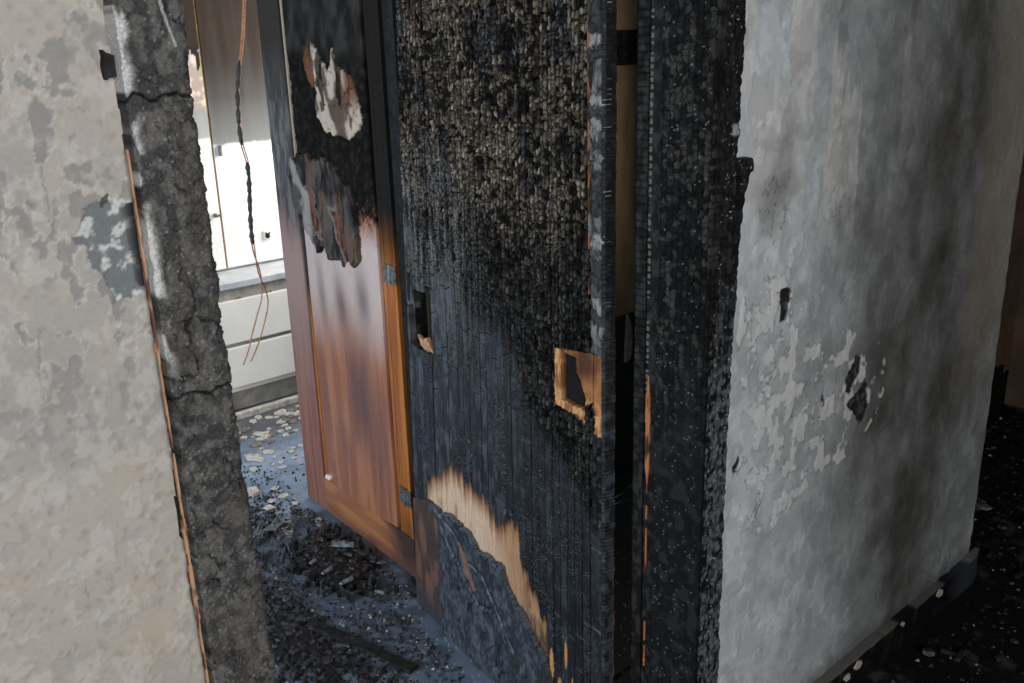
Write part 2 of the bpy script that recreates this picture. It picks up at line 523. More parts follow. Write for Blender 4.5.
def framed_wall_y(y0, y1, xa, xb, hx0, hx1, hz0, hz1):
    return [(xa, hx0, y0, y1, 0, 2.5), (hx1, xb, y0, y1, 0, 2.5), (hx0, hx1, y0, y1, 0, hz0), (hx0, hx1, y0, y1, hz1, 2.5)]


setting_box('wall_header', [(0.341, 1.30, WY, WB, TOP + 0.03, 2.5)], M_WALLPLAIN, 'plaster over the burnt doorway')
setting_box('wall_room_left', framed_wall_x(-1.95, -1.80, WB, 4.35, 1.40, 2.90, 0.80, 2.10), M_WALLPLAIN, 'window wall of the burnt room')
setting_box('wall_room_back', [(-1.80, 2.75, 4.35, 4.5, 0, 2.5)], M_WALLPLAIN, 'back wall of the burnt room')
setting_box('wall_room_right', framed_wall_x(2.62, 2.75, 2.20, 4.35, 2.95, 3.75, 0.85, 2.05), M_WALLPLAIN, 'right wall of the burnt room')  # opening added for the cabinet fill light
setting_box('wall_side', [(1.62, 2.75, 2.112, 2.20, 0, 2.5)], M_BEIGE, 'heat-browned beige wall seen through the gap behind the charred door')
setting_box('wall_far', [(2.575, 4.2, 1.42, 1.55, 0, 2.5)], M_FARWALL, 'dim brown smoked wall past the end of the grey wall')
setting_box('wall_added_alcove', framed_wall_x(2.44, 2.575, 1.108, 2.11, 1.28, 1.96, 0.90, 2.10), M_WALLPLAIN, 'added unseen wall with an opening for the gap fill light behind the charred door')  # unseen wall and opening added so light reaches the door gap
setting_box('wall_corridor_end', [(4.05, 4.2, -1.7, 1.42, 0, 2.5)], M_FARWALL, 'end wall of the corridor')
setting_box('wall_corridor_back', framed_wall_y(-1.85, -1.70, -2.6, 4.2, -1.20, 0.30, 1.05, 2.35), M_WALLPLAIN, 'window wall of the corridor behind the viewer')
setting_box('wall_corridor_left', [(-2.75, -2.6, -1.85, 1.11, 0, 2.5)], M_WALLPLAIN, 'left end wall of the corridor')
tag(MB().box(-2.75, 4.2, -1.85, 4.5, 2.5, 2.6).build('ceiling', M_CEIL), 'smoke-blackened ceiling', 'ceiling', kind='structure')


def room_floor_fn(u, v):
    n = fbm(u * 7, v * 7, 201); f = fbm(u * 60, v * 60, 203)
    col = solid(u.shape, (0.17, 0.235, 0.34))
    col = mixc(col, rgb(0.24, 0.31, 0.42), sst(0.45, 0.65, n))
    soot = sst(2.95, 2.55, v + 0.5 * (n - .5)) * 0.55 + 0.3 * sst(0.5, 0.7, fbm(u * 16, v * 16, 207))
    col = mixc(col, rgb(0.035, 0.042, 0.055), np.clip(soot, 0, 0.85))
    back = sst(3.25, 3.5, v + 0.3 * (n - .5)) * sst(1.2, 1.5, u)
    col = mixc(col, rgb(0.06, 0.05, 0.045), back * 0.8)
    col = mixc(col, rgb(0.010, 0.010, 0.010), sst(1.30, 1.40, u) * sst(2.15, 2.08, v) * sst(0.0, 0.05, u - 1.2114 - (v - 1.1493) * 0.1584))  # shade in the gap behind the door painted into the floor colour
    f1, f2, cid = worley(u * 90, v * 90, 211)
    col = mixc(col, rgb(0.42, 0.43, 0.45), (sst(0.22, 0.1, f1) * (cid > 0.80)) * 0.8)
    h = 0.0015 * (f - .5)
    return dict(h=h, col=col, rough=np.full(u.shape, 0.55))


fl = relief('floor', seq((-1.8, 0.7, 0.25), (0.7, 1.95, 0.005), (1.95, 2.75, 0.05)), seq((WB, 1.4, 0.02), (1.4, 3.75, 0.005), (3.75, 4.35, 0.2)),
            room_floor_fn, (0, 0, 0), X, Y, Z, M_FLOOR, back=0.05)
tag(fl, 'blue-grey speckled floor of the burnt room', 'floor', kind='structure')


def corridor_floor_fn(u, v):
    n = fbm(u * 9, v * 9, 221); f = fbm(u * 45, v * 45, 223)
    col = solid(u.shape, (0.012, 0.012, 0.013))
    col = mixc(col, rgb(0.10, 0.095, 0.09), sst(0.50, 0.72, fbm(u * 30, v * 30, 225)) * sst(0.42, 0.6, n) * 0.7)
    h = 0.006 * n + 0.004 * f - 0.006
    return dict(h=h, col=col, rough=np.full(u.shape, 0.7))


fl2 = relief('floor', seq((-2.6, 1.6, 0.3), (1.6, 4.1, 0.009)), seq((-1.7, 0.4, 0.3), (0.4, 1.42, 0.009)), corridor_floor_fn, (0, 0, 0), X, Y, Z, M_CHARDULL, back=0.05)
tag(fl2, 'soot-black corridor floor on the right covered in burnt debris', 'floor', kind='structure')


def far_char_fn(u, v):
    n = fbm(u * 20, v * 20, 231)
    m = v < 0.09 + 0.12 * fbm(u * 8, v * 0, 233) + 0.16 * (n - .4)
    return dict(h=0.003 + 0.006 * n, col=solid(u.shape, (0.012, 0.011, 0.011)), mask=m)


tag(relief('trim_far', seq((2.75, 4.03, 0.012)), seq((0.0, 0.33, 0.010)), far_char_fn, (0, 1.418, 0), X, Z, -Y, M_CHARDULL, back=0.0), 'black char crusting the foot of the brown wall', 'trim', kind='structure')


# baseboard of the right wall
def base_fn(u, v):
    n = fbm(u * 40, v * 40, 241); n2 = fbm(u * 9, v * 9, 242)
    col = mixc(solid(u.shape, (0.006, 0.006, 0.006)), rgb(0.018, 0.018, 0.020), sst(0.5, 0.7, n))
    col = mixc(col, rgb(0.05, 0.065, 0.085), sst(2.38, 2.5, u) * 0.8)
    edge = sst(0.082, 0.088, v) * sst(0.42, 0.5, n2)
    col = mixc(col, rgb(0.42, 0.40, 0.37), edge * 0.35)
    return dict(h=0.004 * n - 0.012 * np.clip((u - 2.555) / 0.055, 0, 1) ** 2, col=col, rough=np.full(u.shape, 0.5), mask=(v < 0.089 + 0.012 * (n2 - .4)))


bb = relief('baseboard_right', seq((1.37, 2.615, 0.004)), seq((0, 0.095, 0.004)), base_fn, (0, WY - 0.022, 0), X, Z, -Y, M_CHAR, back=-(-0.022))
tag(bb, 'black charred baseboard under the smoke-greyed wall', 'baseboard', kind='structure')
rnd = random.Random(5)
for (bx, bz, s) in ((1.895, 0.070, 0.016), (1.845, 0.062, 0.014), (2.33, 0.075, 0.017), (2.12, 0.080, 0.009)):
    poly = [(s * (0.7 + 0.5 * rnd.random()) * math.cos(a), 0.7 * s * (0.7 + 0.5 * rnd.random()) * math.sin(a)) for a in [k * math.pi / 4 for k in range(8)]]
    tag(MB().prism(poly, (bx, WY - 0.026, bz), X, Z, -Y, 0, 0.005).build('plaster_flake', M_CHIP, bb), 'pale plaster flake')

# wooden bead on the free end of the right wall
tag(MB().tube([(2.612, WY + 0.026, 0.0), (2.612, WY + 0.026, 2.5)], 0.007, 8).build('trim_corner', M_FARWALL), 'thin brown bead up the end of the grey wall', 'trim', kind='structure')


# ------------------------------------------------------------------ charred door frame
def casing_left_fn(u, v):
    wu = u + 0.018 * (fbm(u * 70, v * 70, 327) - .5); wv = v + 0.022 * (fbm(u * 70, v * 70, 328) - .5)
    f1, f2, cid = worley(wu * 30, wv * 20, 301)
    g1, g2, gid = worley(u * 105 + 0.4 * fbm(u * 60, v * 60, 303), v * 120, 305)
    n = fbm(u * 60, v * 40, 307); fine = fbm(u * 260, v * 260, 309)
    crack = sst(0.07, 0.015, f2 - f1) * (cid > 0.25) * sst(0.40, 0.55, fbm(u * 40, v * 30, 325))
    crack2 = sst(0.14, 0.03, g2 - g1) * sst(0.42, 0.55, n)
    h = 0.006 * n + 0.003 * fbm(u * 130, v * 110, 330) + 0.0035 * (cid - .5) - 0.0040 * crack - 0.0014 * crack2 + 0.0012 * (gid - .5) + 0.0012 * fine
    col = mixc(solid(u.shape, (0.050, 0.051, 0.053)), rgb(0.112, 0.110, 0.107), sst(0.40, 0.64, fbm(u * 110, v * 90, 329)))
    col = mixc(col, rgb(0.085, 0.075, 0.065), 0.5 * sst(0.5, 0.7, fbm(u * 25, v * 15, 311)))
    col = col * (1 - 0.75 * np.maximum(crack, crack2 * 0.6))[..., None]
    p1, p2, pid = worley(u * 210, v * 170, 313)
    col = mixc(col, rgb(0.34, 0.34, 0.33), sst(0.30, 0.12, p1) * (pid > 0.88) * 0.5)
    # white ash along the wall side of the upper half
    ash = sst(0.017, 0.006, u - 0.341 + 0.010 * (fbm(u * 60, v * 40, 315) - .5)) * sst(1.20, 1.30, v) * sst(0.44, 0.56, fbm(u * 50, v * 30, 317))
    col = mixc(col, rgb(0.60, 0.61, 0.62), ash * 0.9)
    h = h + 0.001 * ash
    # one long pale scratch near the top
    t = np.clip((v - 1.552) / 0.042, 0, 1)
    sc = sst(0.0022, 0.0006, np.abs(u - (0.3985 - 0.010 * t))) * ((v > 1.552) & (v < 1.594))
    col = mixc(col, rgb(0.42, 0.42, 0.42), sc * 0.8)
    # long splits right across the board
    for zz, s in ((1.508, 1), (1.205, 3)):
        line = np.abs(v - zz - 0.020 * (fbm(u * 70, u * 0 + s, 319) - .5)) 
        k = sst(0.0022, 0.0007, line) * sst(0.39, 0.30, np.abs(u - 0.341 - 0.02 * s * 0.7))
        col = col * (1 - 0.85 * k)[..., None]; h = h - 0.004 * k
    edge = 0.4125 + 0.010 * sst(1.15, 0.80, v) + 0.0075 * (fbm(v * 38, v * 0, 321) - .5) + 0.004 * (fbm(v * 140, v * 0, 322) - .5)
    round_ = np.clip((u - (edge - 0.010)) / 0.010, 0, 1)
    h = h - 0.006 * round_ ** 2
    mask = (u < edge) & (u > 0.3425 + 0.002 * fbm(v * 60, v * 0, 323))
    return dict(h=h, col=np.clip(col, 0, 1), rough=np.full(u.shape, 0.72), mask=mask)


t1 = relief('trim_1', seq((0.340, 0.430, 0.0012)), seq((0, 0.72, 0.01), (0.72, 1.68, 0.0012), (1.68, TOP + 0.06, 0.01)), casing_left_fn,
            (-0.009, WY - 0.020, 0), X, Z, -Y, M_CHARDULL, back=0.020)
tag(t1, 'thick charred door casing on the left, cracked and ash-grey', 'door frame', kind='structure')


def splinter_fn(u, v):
    wdt = 0.0009 + 0.0020 * sst(0.35, 0.62, fbm(v * 14, v * 0, 331)) * sst(1.42, 1.30, v) + 0.001 * fbm(v * 90, v * 0, 333)
    col = mixc(solid(u.shape, (0.46, 0.28, 0.17)), rgb(0.12, 0.05, 0.035), sst(0.42, 0.62, fbm(u * 300, v * 34, 335)))
    return dict(h=0.002 * fbm(u * 200, v * 40, 336), col=col, mask=(np.abs(u - 0.0045) < wdt), rough=np.full(u.shape, .7))


tag(relief('exposed_edge', seq((0, 0.009, 0.0011)), seq((0.74, 1.46, 0.003)), splinter_fn, (0.3285, WY - 0.012, 0), X, Z, -Y, M_TIMBER, t1, back=0.003), 'raw orange wood along the wall side of the casing')
for (fx, fz, w, h_) in ((0.330, 1.538, 0.010, 0.026), (0.336, 1.103, 0.005, 0.030), (0.334, 1.060, 0.006, 0.052), (0.337, 1.012, 0.006, 0.038), (0.3365, 0.960, 0.005, 0.03), (0.3435, 0.895, 0.006, 0.06), (0.345, 0.83, 0.006, 0.05)):
    poly = []
    for k in range(14):
        a = k / 14 * 2 * math.pi
        r = 0.75 + 0.45 * rnd.random()
        poly.append((0.5 * w * r * math.copysign(abs(math.cos(a)) ** 0.5, math.cos(a)), 0.5 * h_ * r * math.copysign(abs(math.sin(a)) ** 0.5, math.sin(a))))
    MB().prism(poly, (fx, WY - 0.002, fz), X, Z, -Y, -0.003, 0.008).build('char_flake', M_BLACK, t1)

tag(MB().box(0.385, 0.405, WY - 0.002, WB, 0, TOP).build('trim_2', M_BLACK), 'black inner lining of the left door frame', 'door frame', kind='structure')
tag(MB().box(0.405, 1.275, WY - 0.0, WB, TOP, TOP + 0.03).build('trim_3', M_BLACK), 'black head of the door frame', 'door frame', kind='structure')


def alligator(u, v, cw, ch, seed, wob=0.35):
    """columns of small shrunken char blocks; returns pillow profile, per-block randoms"""
    u0 = u; v0 = v
    u = u + 0.45 * cw * (fbm(u0 / cw * 0.6, v0 / cw * 0.6, seed + 21, 2) - .5) + 0.28 * cw * (vn(u0 / cw * 3, v0 / cw * 2, seed + 23) - .5)
    v = v + 0.9 * ch * (fbm(u0 / ch * 0.55, v0 / ch * 0.55, seed + 22, 2) - .5) + 0.7 * ch * (vn(u0 / ch * 3.5, v0 / ch * 2.5, seed + 24) - .5)
    uw = u / cw + wob * (vn(u / cw * 0.31, v * 7, seed) - .5) * 2
    c = np.floor(uw); fu = uw - c
    c3 = np.floor((c + np.floor(2 * vn(c * 0.37, v * 5, seed + 25))) / 3)
    r = hsh(c3, c3 * 0, seed + 3)
    zv = v / ch * (0.75 + 0.55 * r) + r * 13.7 + 0.25 * hsh(c, c * 0, seed + 4) + 1.6 * (vn(u / cw * .5, v / ch * .25, seed + 5) - .5)
    k = np.floor(zv); fv = zv - k
    k2 = np.floor(zv / 2)
    mg = hsh(c, k2, seed + 6) > 0.86
    fv = np.where(mg, zv / 2 - k2, fv); k = np.where(mg, 2 * k2, k)
    r1 = hsh(c, k, seed + 7); r2 = hsh(c, k, seed + 9); r3 = hsh(c, k, seed + 11)
    ex = 1 - np.abs(2 * fu - 1) ** 8
    ez = 1 - np.abs(2 * fv - 1) ** np.where(mg, 12, 7)
    return ex * ez, fu, fv, r1, r2, r3


def casing_right_fn(u, v):
    p, fu, fv, r1, r2, r3 = alligator(u, v, 0.017, 0.011, 401)
    n = fbm(u * 60, v * 60, 403); big = fbm(u * 30, v * 8, 405)
    h = 0.004 * n + 0.003 * (p - 1) + 0.002 * (r1 - .5) + 0.004 * (big - .5)
    low = sst(1.25, 0.85, v)
    col = mixc(solid(u.shape, (0.010, 0.010, 0.011)), rgb(0.150, 0.170, 0.190), sst(0.30, 0.75, fbm(u * 130, v * 90, 415, 5)) * (0.10 + 0.80 * low))
    col = col * (0.35 + 0.65 * p)[..., None]
    p1, p2, pid = worley(u * 200, v * 200, 407)
    col = mixc(col, rgb(0.38, 0.38, 0.38), sst(0.3, 0.15, p1) * (pid > 0.93) * (u > 1.29))
    # long split
    sp = np.abs(u - (1.328 - 0.016 * sst(0.9, 0.3, v)) - 0.004 * (fbm(v * 14, v * 0, 409) - .5))
    k = sst(0.003, 0.001, sp) * sst(1.30, 1.2, v)
    h = h - 0.008 * k; col = col * (1 - 0.9 * k)[..., None]
    jag = 0.008 * (fbm(v * 26, v * 0, 411) - .5) + 0.006 * (fbm(v * 110, v * 0, 412) - .5)
    right = np.interp(v, [0, 0.5, 0.62, 0.64, 0.8, 1.15, 1.29, 1.325, 1.327, 1.35, 1.351, 1.7], [1.365, 1.361, 1.360, 1.357, 1.356, 1.364, 1.374, 1.392, 1.398, 1.396, 1.352, 1.358]) + jag
    h = h - 0.008 * np.clip((u - right + 0.014) / 0.014, 0, 1) ** 2
    left = 1.284 + 0.003 * (fbm(v * 40, v * 0, 413) - .5)
    # notch beside the raw strip
    notch = (u > 1.338) & (v > 1.24) & (v < 1.325) & (u < 1.352)
    col = mixc(col, rgb(0.30, 0.30, 0.30), sst(0.012, 0.006, np.abs(u - 1.335)) * sst(0.012, 0.006, np.abs(v - 1.40)) * 0.9)
    return dict(h=h, col=col, rough=0.45 + 0.3 * n, mask=(u < right) & (u > left) & ~notch)


t4 = relief('trim_4', seq((1.266, 1.405, 0.0017)), seq((0, 0.24, 0.008), (0.24, 1.68, 0.0017), (1.68, TOP + 0.06, 0.01)), casing_right_fn,
            (-0.029, WY - 0.020, 0), X, Z, -Y, M_CHARDULL, back=0.019)
tag(t4, 'black charred door casing at the edge of the grey wall', 'door frame', kind='structure')
tag(MB().box(1.316, 1.324, WY - 0.012, WY - 0.003, 1.23, 1.385).build('raw_strip', M_SPLINTER, t4, bevel=0.001), 'brown unburnt strip on the edge of the casing')


def jamb_fn(u, v):     # u = y
    p, fu, fv, r1, r2, r3 = alligator(u, v, 0.0125, 0.0105, 421)
    n = fbm(u * 60, v * 50, 423); big = fbm(u * 25, v * 6, 425)
    A = sst(0.75, 1.05, v + 0.3 * (big - .5))
    h = A * (0.005 * (p - 1) + 0.004 * (r1 - .5) + 0.006 * (r2 - .5) * (2 * fv - 1)) + 0.003 * n + 0.003 * (big - .5)
    col = mixc(solid(u.shape, (0.007, 0.007, 0.007)), rgb(0.042, 0.039, 0.036), A * p * sst(0.45, 0.85, r3 * 0.5 + 0.65 * fbm(u * 40, v * 9, 429) - 0.05))
    col = mixc(col, rgb(0.018, 0.018, 0.019), (1 - A) * sst(0.45, 0.65, n))
    col = col * (0.35 + 0.65 * np.where(A > .5, p, 1))[..., None]  # relief shading of the char blocks painted into the colour
    p1, p2, pid = worley(u * 160, v * 160, 427)
    col = mixc(col, rgb(0.30, 0.31, 0.32), sst(0.28, 0.15, p1) * (pid > 0.93) * 0.45 * (u > WY - 0.012))
    return dict(h=h, col=col, rough=0.62 + 0.25 * n)


t5 = relief('trim_5', seq((WY - 0.021, 1.028, 0.0017)), seq((0, 0.24, 0.008), (0.24, 1.68, 0.0017), (1.68, TOP, 0.01)), jamb_fn, (1.250, 0, 0), Y, Z, -X, M_CHAR, back=0.022)
tag(t5, 'wide black charred face of the right door jamb', 'door frame', kind='structure')


def stop_fn(u, v):
    # door stop: two long mouldings crossed by regular shrinkage ticks
    n = fbm(u * 80, v * 60, 433)
    tick = v / 0.0135 + 2.0 * fbm(v * 9, v * 0, 431)
    ft = tick - np.floor(tick); rt = hsh(np.floor(tick), np.floor(tick) * 0, 435)
    gap = sst(0.10, 0.03, np.minimum(ft, 1 - ft)) * sst(1.075, 1.08, u)
    mould = sst(0.0025, 0.0006, np.abs(u - 1.0815))
    A = sst(0.7, 0.95, v)
    h = 0.002 * n - 0.003 * gap * A - 0.004 * mould + 0.0015 * (rt - .5) * A
    col = mixc(solid(u.shape, (0.007, 0.007, 0.007)), rgb(0.025, 0.025, 0.024), sst(0.4, 0.7, n))
    tan = sst(0.006, 0.002, np.abs(u - 1.076)) * A * (rt > 0.35) * sst(0.3, 0.6, np.abs(2 * ft - 1))
    col = mixc(col, rgb(0.16, 0.14, 0.11), tan * 0.8)
    col = col * (1 - 0.8 * np.maximum(gap * A, mould))[..., None]
    return dict(h=h, col=col, rough=np.full(u.shape, 0.5))


t6 = relief('trim_6', seq((1.051, 1.106, 0.0013)), seq((0, 0.24, 0.008), (0.24, 1.68, 0.0018), (1.68, TOP, 0.01)), stop_fn, (1.257, -0.020, 0), Y, Z, -X, M_CHARDULL, back=0.018)
tag(t6, 'narrow charred door stop with ladder-like cracks', 'door frame', kind='structure')


def sliver_fn(u, v):
    c = 0.010
    wdt = np.interp(v, [0.36, 0.45, 0.70, 0.82, 0.90, 0.955], [0.0012, 0.0012, 0.0012, 0.0062, 0.0055, 0.0008]) + 0.004 * (fbm(v * 40, v * 0, 441) - .5)
    col = mixc(solid(u.shape, (0.36, 0.125, 0.045)), rgb(0.05, 0.018, 0.01), sst(0.45, 0.7, fbm(u * 120, v * 22, 443)))
    return dict(h=0.001 * fbm(u * 200, v * 50, 445), col=col, mask=np.abs(u - c) < wdt, rough=np.full(u.shape, .6))


tag(relief('raw_sliver', seq((0, 0.02, 0.0011)), seq((0.33, 0.96, 0.004)), sliver_fn, (1.2535, 1.040, 0), Y, Z, -X, M_TIMBER, t6, back=0.006), 'orange unburnt sliver on the door stop')
tag(MB().box(1.276, 1.30, 0.945, 1.105, 0, TOP).build('trim_7', M_BLACK), 'black back lining of the right door frame', 'door frame', kind='structure')
tag(MB().box(1.62, 2.438, 2.104, 2.112, 0, 0.62).build('trim_9', M_BLACK), 'black board standing in for the shade low on the beige wall behind the door', 'trim', kind='structure')  # dark board added for the shade in the lower gap
# scorched tie bar across the top of the gap behind the hinge side
tag(MB().box(1.302, 2.438, 1.16, 1.19, 1.50, 1.56).build('trim_8', M_BLACK), 'blackened rail across the gap behind the charred door', 'trim', kind='structure')

# ------------------------------------------------------------------ the charred door
DH = np.array([1.2114, 1.1493, 0.0])
DE = np.array([math.cos(math.radians(81)), math.sin(math.radians(81)), 0.0])
DN = np.array([-DE[1], DE[0], 0.0])
door = thing('door_1', 'blackened alligator-charred door standing open with a pale burnt patch low down', 'door', (DH[0], DH[1], 0), kind='structure')


def umax(z):
    return np.interp(z, [0, 0.43, 1.0, 1.3, 1.64, 2.03], [0.832, 0.808, 0.776, 0.761, 0.737, 0.72])


PALE_U = [0.168, 0.178, 0.20, 0.235, 0.275, 0.283, 0.313, 0.335, 0.357, 0.40, 0.444, 0.516, 0.593, 0.672, 0.705, 0.723]
PALE_Z = [0.263, 0.309, 0.330, 0.383, 0.415, 0.490, 0.500, 0.470, 0.455, 0.480, 0.505, 0.520, 0.515, 0.478, 0.450, 0.425]
SKIN_U = [0.05, 0.09, 0.143, 0.169, 0.22, 0.26, 0.314, 0.342, 0.41, 0.448, 0.503, 0.578, 0.659, 0.714, 0.83]
SKIN_Z = [-0.02, 0.0, 0.164, 0.209, 0.246, 0.291, 0.316, 0.369, 0.363, 0.359, 0.389, 0.398, 0.383, 0.392, 0.348]


def notch_mask(u, z):
    j = 0.012 * (fbm(u * 60, z * 60, 509) - .5)
    return (u > 0.652 + j * 0.4) & (z < 0.965 + j * 2 - 0.05 * (u > 0.735) + 0.02 * (u < 0.68)) & (z > 0.808 + j + 0.10 * (u > 0.768))


def door_surface(u, z, k, t, width):
    g = np.minimum(t, 1 - t) * width
    n = fbm(u * 70, z * 25, 503); big = fbm(u * 9, z * 6, 505); fine = fbm(u * 330, z * 120, 507)
    zc = np.interp(u, [-0.03, 0.1, 0.2, 0.3, 0.45, 0.6, 0.75], [0.55, 0.60, 0.76, 0.90, 0.92, 0.96, 1.02]) + 0.34 * (big - .5) + 0.10 * (n - .5)
    A = sst(-0.06, 0.16, z - zc)
    p, fu, fv, r1, r2, r3 = alligator(u, z, 0.0125, 0.0102, 511)
    q, hu, hv, s1, s2, s3 = alligator(u + .3, z + .2, 0.026, 0.030, 521)
    up = sst(1.0, 1.30, z + 0.2 * (big - .5))
    tilt = (r2 - 0.35) * (fv - .5) + 0.9 * (r3 - .5) * (fu - .5)
    gone = sst(0.13, 0.10, r1)
    h = A * (0.0040 * (p - 1) + 0.0024 * (r1 - .5) - 0.0085 * tilt - 0.003 * gone - 0.0016 * (1 - q) * up + 0.0032 * (fbm(u * 420, z * 60, 514, 3) - .5) * p) + 0.0035 * (big - .5)
    grainz = fbm(u * 420, z * 30, 513)
    top = p * sst(0.15, 0.75, grainz * 0.65 + 0.5 * (1 - fv) * (0.4 + r2)) * (0.35 + 0.65 * grainz)
    ashsel = (0.34 + 0.66 * sst(0.30, 0.95, r3)) * sst(0.24, 0.66, r1 * 0.5 + 0.75 * fbm(u * 15, z * 9, 515, 3) - 0.1) * (1 - gone)  # pale ash on block tops, with their warm glints painted in
    tan = mixc(solid(u.shape, (0.46, 0.365, 0.27)), rgb(0.19, 0.18, 0.17), np.maximum(1 - up, sst(0.55, 0.68, fbm(u * 11, z * 11, 517))))
    low = mixc(solid(u.shape, (0.012, 0.013, 0.015)), rgb(0.052, 0.057, 0.066), sst(0.42, 0.70, n * 0.6 + 0.4 * fine))
    low = low * (0.62 + 0.95 * hsh(np.full(u.shape, k), np.zeros(u.shape), 549))[..., None]
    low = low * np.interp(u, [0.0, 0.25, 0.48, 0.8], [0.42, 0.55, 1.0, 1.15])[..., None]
    gleam = sst(0.72, 0.98, z) * sst(1.40, 1.15, z) * sst(0.36, 0.62, u)  # grey sheen of the upper left boards, painted into the colour
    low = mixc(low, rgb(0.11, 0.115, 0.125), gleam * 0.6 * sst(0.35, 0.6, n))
    black = solid(u.shape, (0.007, 0.0065, 0.006))
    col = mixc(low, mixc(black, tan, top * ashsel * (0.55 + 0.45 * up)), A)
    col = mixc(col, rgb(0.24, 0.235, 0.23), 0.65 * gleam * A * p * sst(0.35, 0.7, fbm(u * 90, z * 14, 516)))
    col = col * (1 - A * 0.93 * (1 - p ** 1.4))[..., None]  # shade in the gaps between char blocks painted into the colour
    # lower boards: narrow ridges and blisters between the grooves
    rid = vn(u * 130, z * 3, 531)
    bl, _, _, b1, b2, b3 = alligator(u, z, 0.009, 0.02, 533)
    sparse = (1 - A) * sst(0.48, 0.62, fbm(u * 14, z * 7, 535))
    h = h + (1 - A) * (0.0012 * (rid - .5) + 0.0008 * (n - .5)) + sparse * 0.0022 * (bl - 1 + 0.6 * (b1 - .5))
    col = col * (1 - 0.6 * sparse * (1 - bl))[..., None]
    # cross cracks
    for (ch, thr, sd) in ((0.085, 0.45, 541), (0.23, 0.35, 543)):
        zz = z / ch + hsh(np.full(u.shape, k), np.zeros(u.shape), sd)
        cell = np.floor(zz); f = zz - cell
        rr = hsh(np.full(u.shape, k // (2 if ch < 0.2 else 3)), cell, sd + 1)
        pos = 0.2 + 0.6 * hsh(np.full(u.shape, k // 2), cell, sd + 2)
        line = np.abs((f - pos) * ch + 0.012 * (t - .5) * (ch > .2) + 0.003 * (fine - .5))
        c = sst(0.0022, 0.0008, line) * (rr > 1 - thr)
        h = h - 0.0030 * c; col = col * (1 - 0.85 * c)[..., None]
        lip = sst(0.006, 0.003, line) * (1 - c) * (rr > 1 - thr)
        col = mixc(col, rgb(0.12, 0.125, 0.14), lip * 0.25 * (1 - A))
    # groove to the next board
    gr = sst(0.0026, 0.0006, g)
    gd = 0.004 * (0.4 + 0.6 * hsh(np.full(u.shape, k), np.floor(z * 5), 545))
    h = h - gd * gr; col = col * (1 - 0.8 * gr)[..., None]
    h = h + 0.0022 * (float(hsh(np.array([k]), np.array([3]), 547)[0]) - .5)
    rough = 0.80 - 0.34 * (1 - A) + 0.3 * (n - .5)
    # raw wood laid bare just above the torn skin
    streak = 0.075 * (fbm(u * 75, u * 0, 551) - .5) + 0.05 * (fbm(u * 160, z * 8, 553) - .5)
    zu = np.interp(u, PALE_U, PALE_Z) + streak * 0.8
    inp = (u > 0.165) & (u < 0.73)
    pw = sst(0.012, -0.020, z - zu) * inp * sst(0.160, 0.185, u) * sst(0.732, 0.715, u)
    zl = np.interp(u, SKIN_U, SKIN_Z)
    right_thin = sst(0.28, 0.23, u)
    gapn = sst(0.40, 0.55, fbm(u * 26, z * 9, 555))
    pw = pw * (1 - 0.75 * right_thin * gapn)
    hot = sst(0.0, 0.06, zu - z)
    wood = mixc(solid(u.shape, (0.26, 0.115, 0.045)), rgb(0.56, 0.385, 0.265), hot * sst(0.25, 0.55, fbm(u * 60, z * 10, 557) + 0.15))
    wood = mixc(wood, rgb(0.34, 0.165, 0.075), 0.8 * sst(0.46, 0.28, u))
    wood = wood * (0.80 + 0.40 * fbm(u * 300, z * 20, 559))[..., None]
    col = mixc(col, wood, pw); h = np.where(pw > .4, -0.0005 - gd * gr * 0.3, h); rough = rough * (1 - pw) + 0.65 * pw
    # small warm tongues low on the right and thin vertical raw slivers
    for (cu, cz, su, sz) in ((0.10, 0.26, 0.006, 0.05), (0.125, 0.16, 0.012, 0.04), (0.075, 0.19, 0.004, 0.04), (0.155, 0.20, 0.010, 0.06)):
        wv = np.exp(-((u - cu) / su) ** 2 - ((z - cz) / sz) ** 2) + 0.5 * (fbm(u * 90, z * 30, 561) - .5)
        wv = sst(0.45, 0.65, wv)
        col = mixc(col, rgb(0.46, 0.22, 0.08), wv)
    # square window in the char: a lighter batten frame round a scorched panel
    jz = 0.006 * (fbm(u * 90, z * 90, 563) - .5)
    sq = (u < 0.128) & (u > -0.028) & (z > 0.845 + jz - 0.02 * sst(0.06, 0.0, u) + 0.03 * sst(0.05, 0.045, np.abs(u - 0.035)) * 0) & (z < 0.972 + 0.16 * (0.08 - u) + jz)
    notch2 = (np.abs(u - 0.012) < 0.016) & (z < 0.868 + 0.05 * fbm(u * 120, z * 30, 565) - 0.02)
    sq = sq & ~notch2
    batten = sq & ((u > 0.106) | (z < 0.862 + jz))
    gape = sq & ~batten & (u > 0.066 - 0.03 * sst(0.95, 0.87, z) + 0.016 * (fbm(u * 70, z * 70, 567) - .5)) & (z < 0.958)
    panel = sq & ~batten & ~gape
    h = np.where(panel, -0.009 + 0.0008 * (n - .5), h); h = np.where(gape, -0.016, h); h = np.where(batten, -0.002, h)
    pn = mixc(solid(u.shape, (0.19, 0.068, 0.026)), rgb(0.36, 0.155, 0.06), sst(0.40, 0.66, fbm(u * 40, z * 16, 569)))
    pn = mixc(pn, rgb(0.035, 0.018, 0.012), 0.85 * sst(0.035, 0.0, np.hypot((u - 0.035) * 0.9, (z - 0.955) * 0.8) - 0.01))
    pn = mixc(pn, rgb(0.58, 0.30, 0.12), sst(0.02, 0.0, z - 0.872 - 0.25 * np.clip(u - 0.02, 0, 1)) * 0.7)
    col = np.where(panel[..., None], pn, col)
    col = np.where(gape[..., None], rgb(0.012, 0.011, 0.011), col)
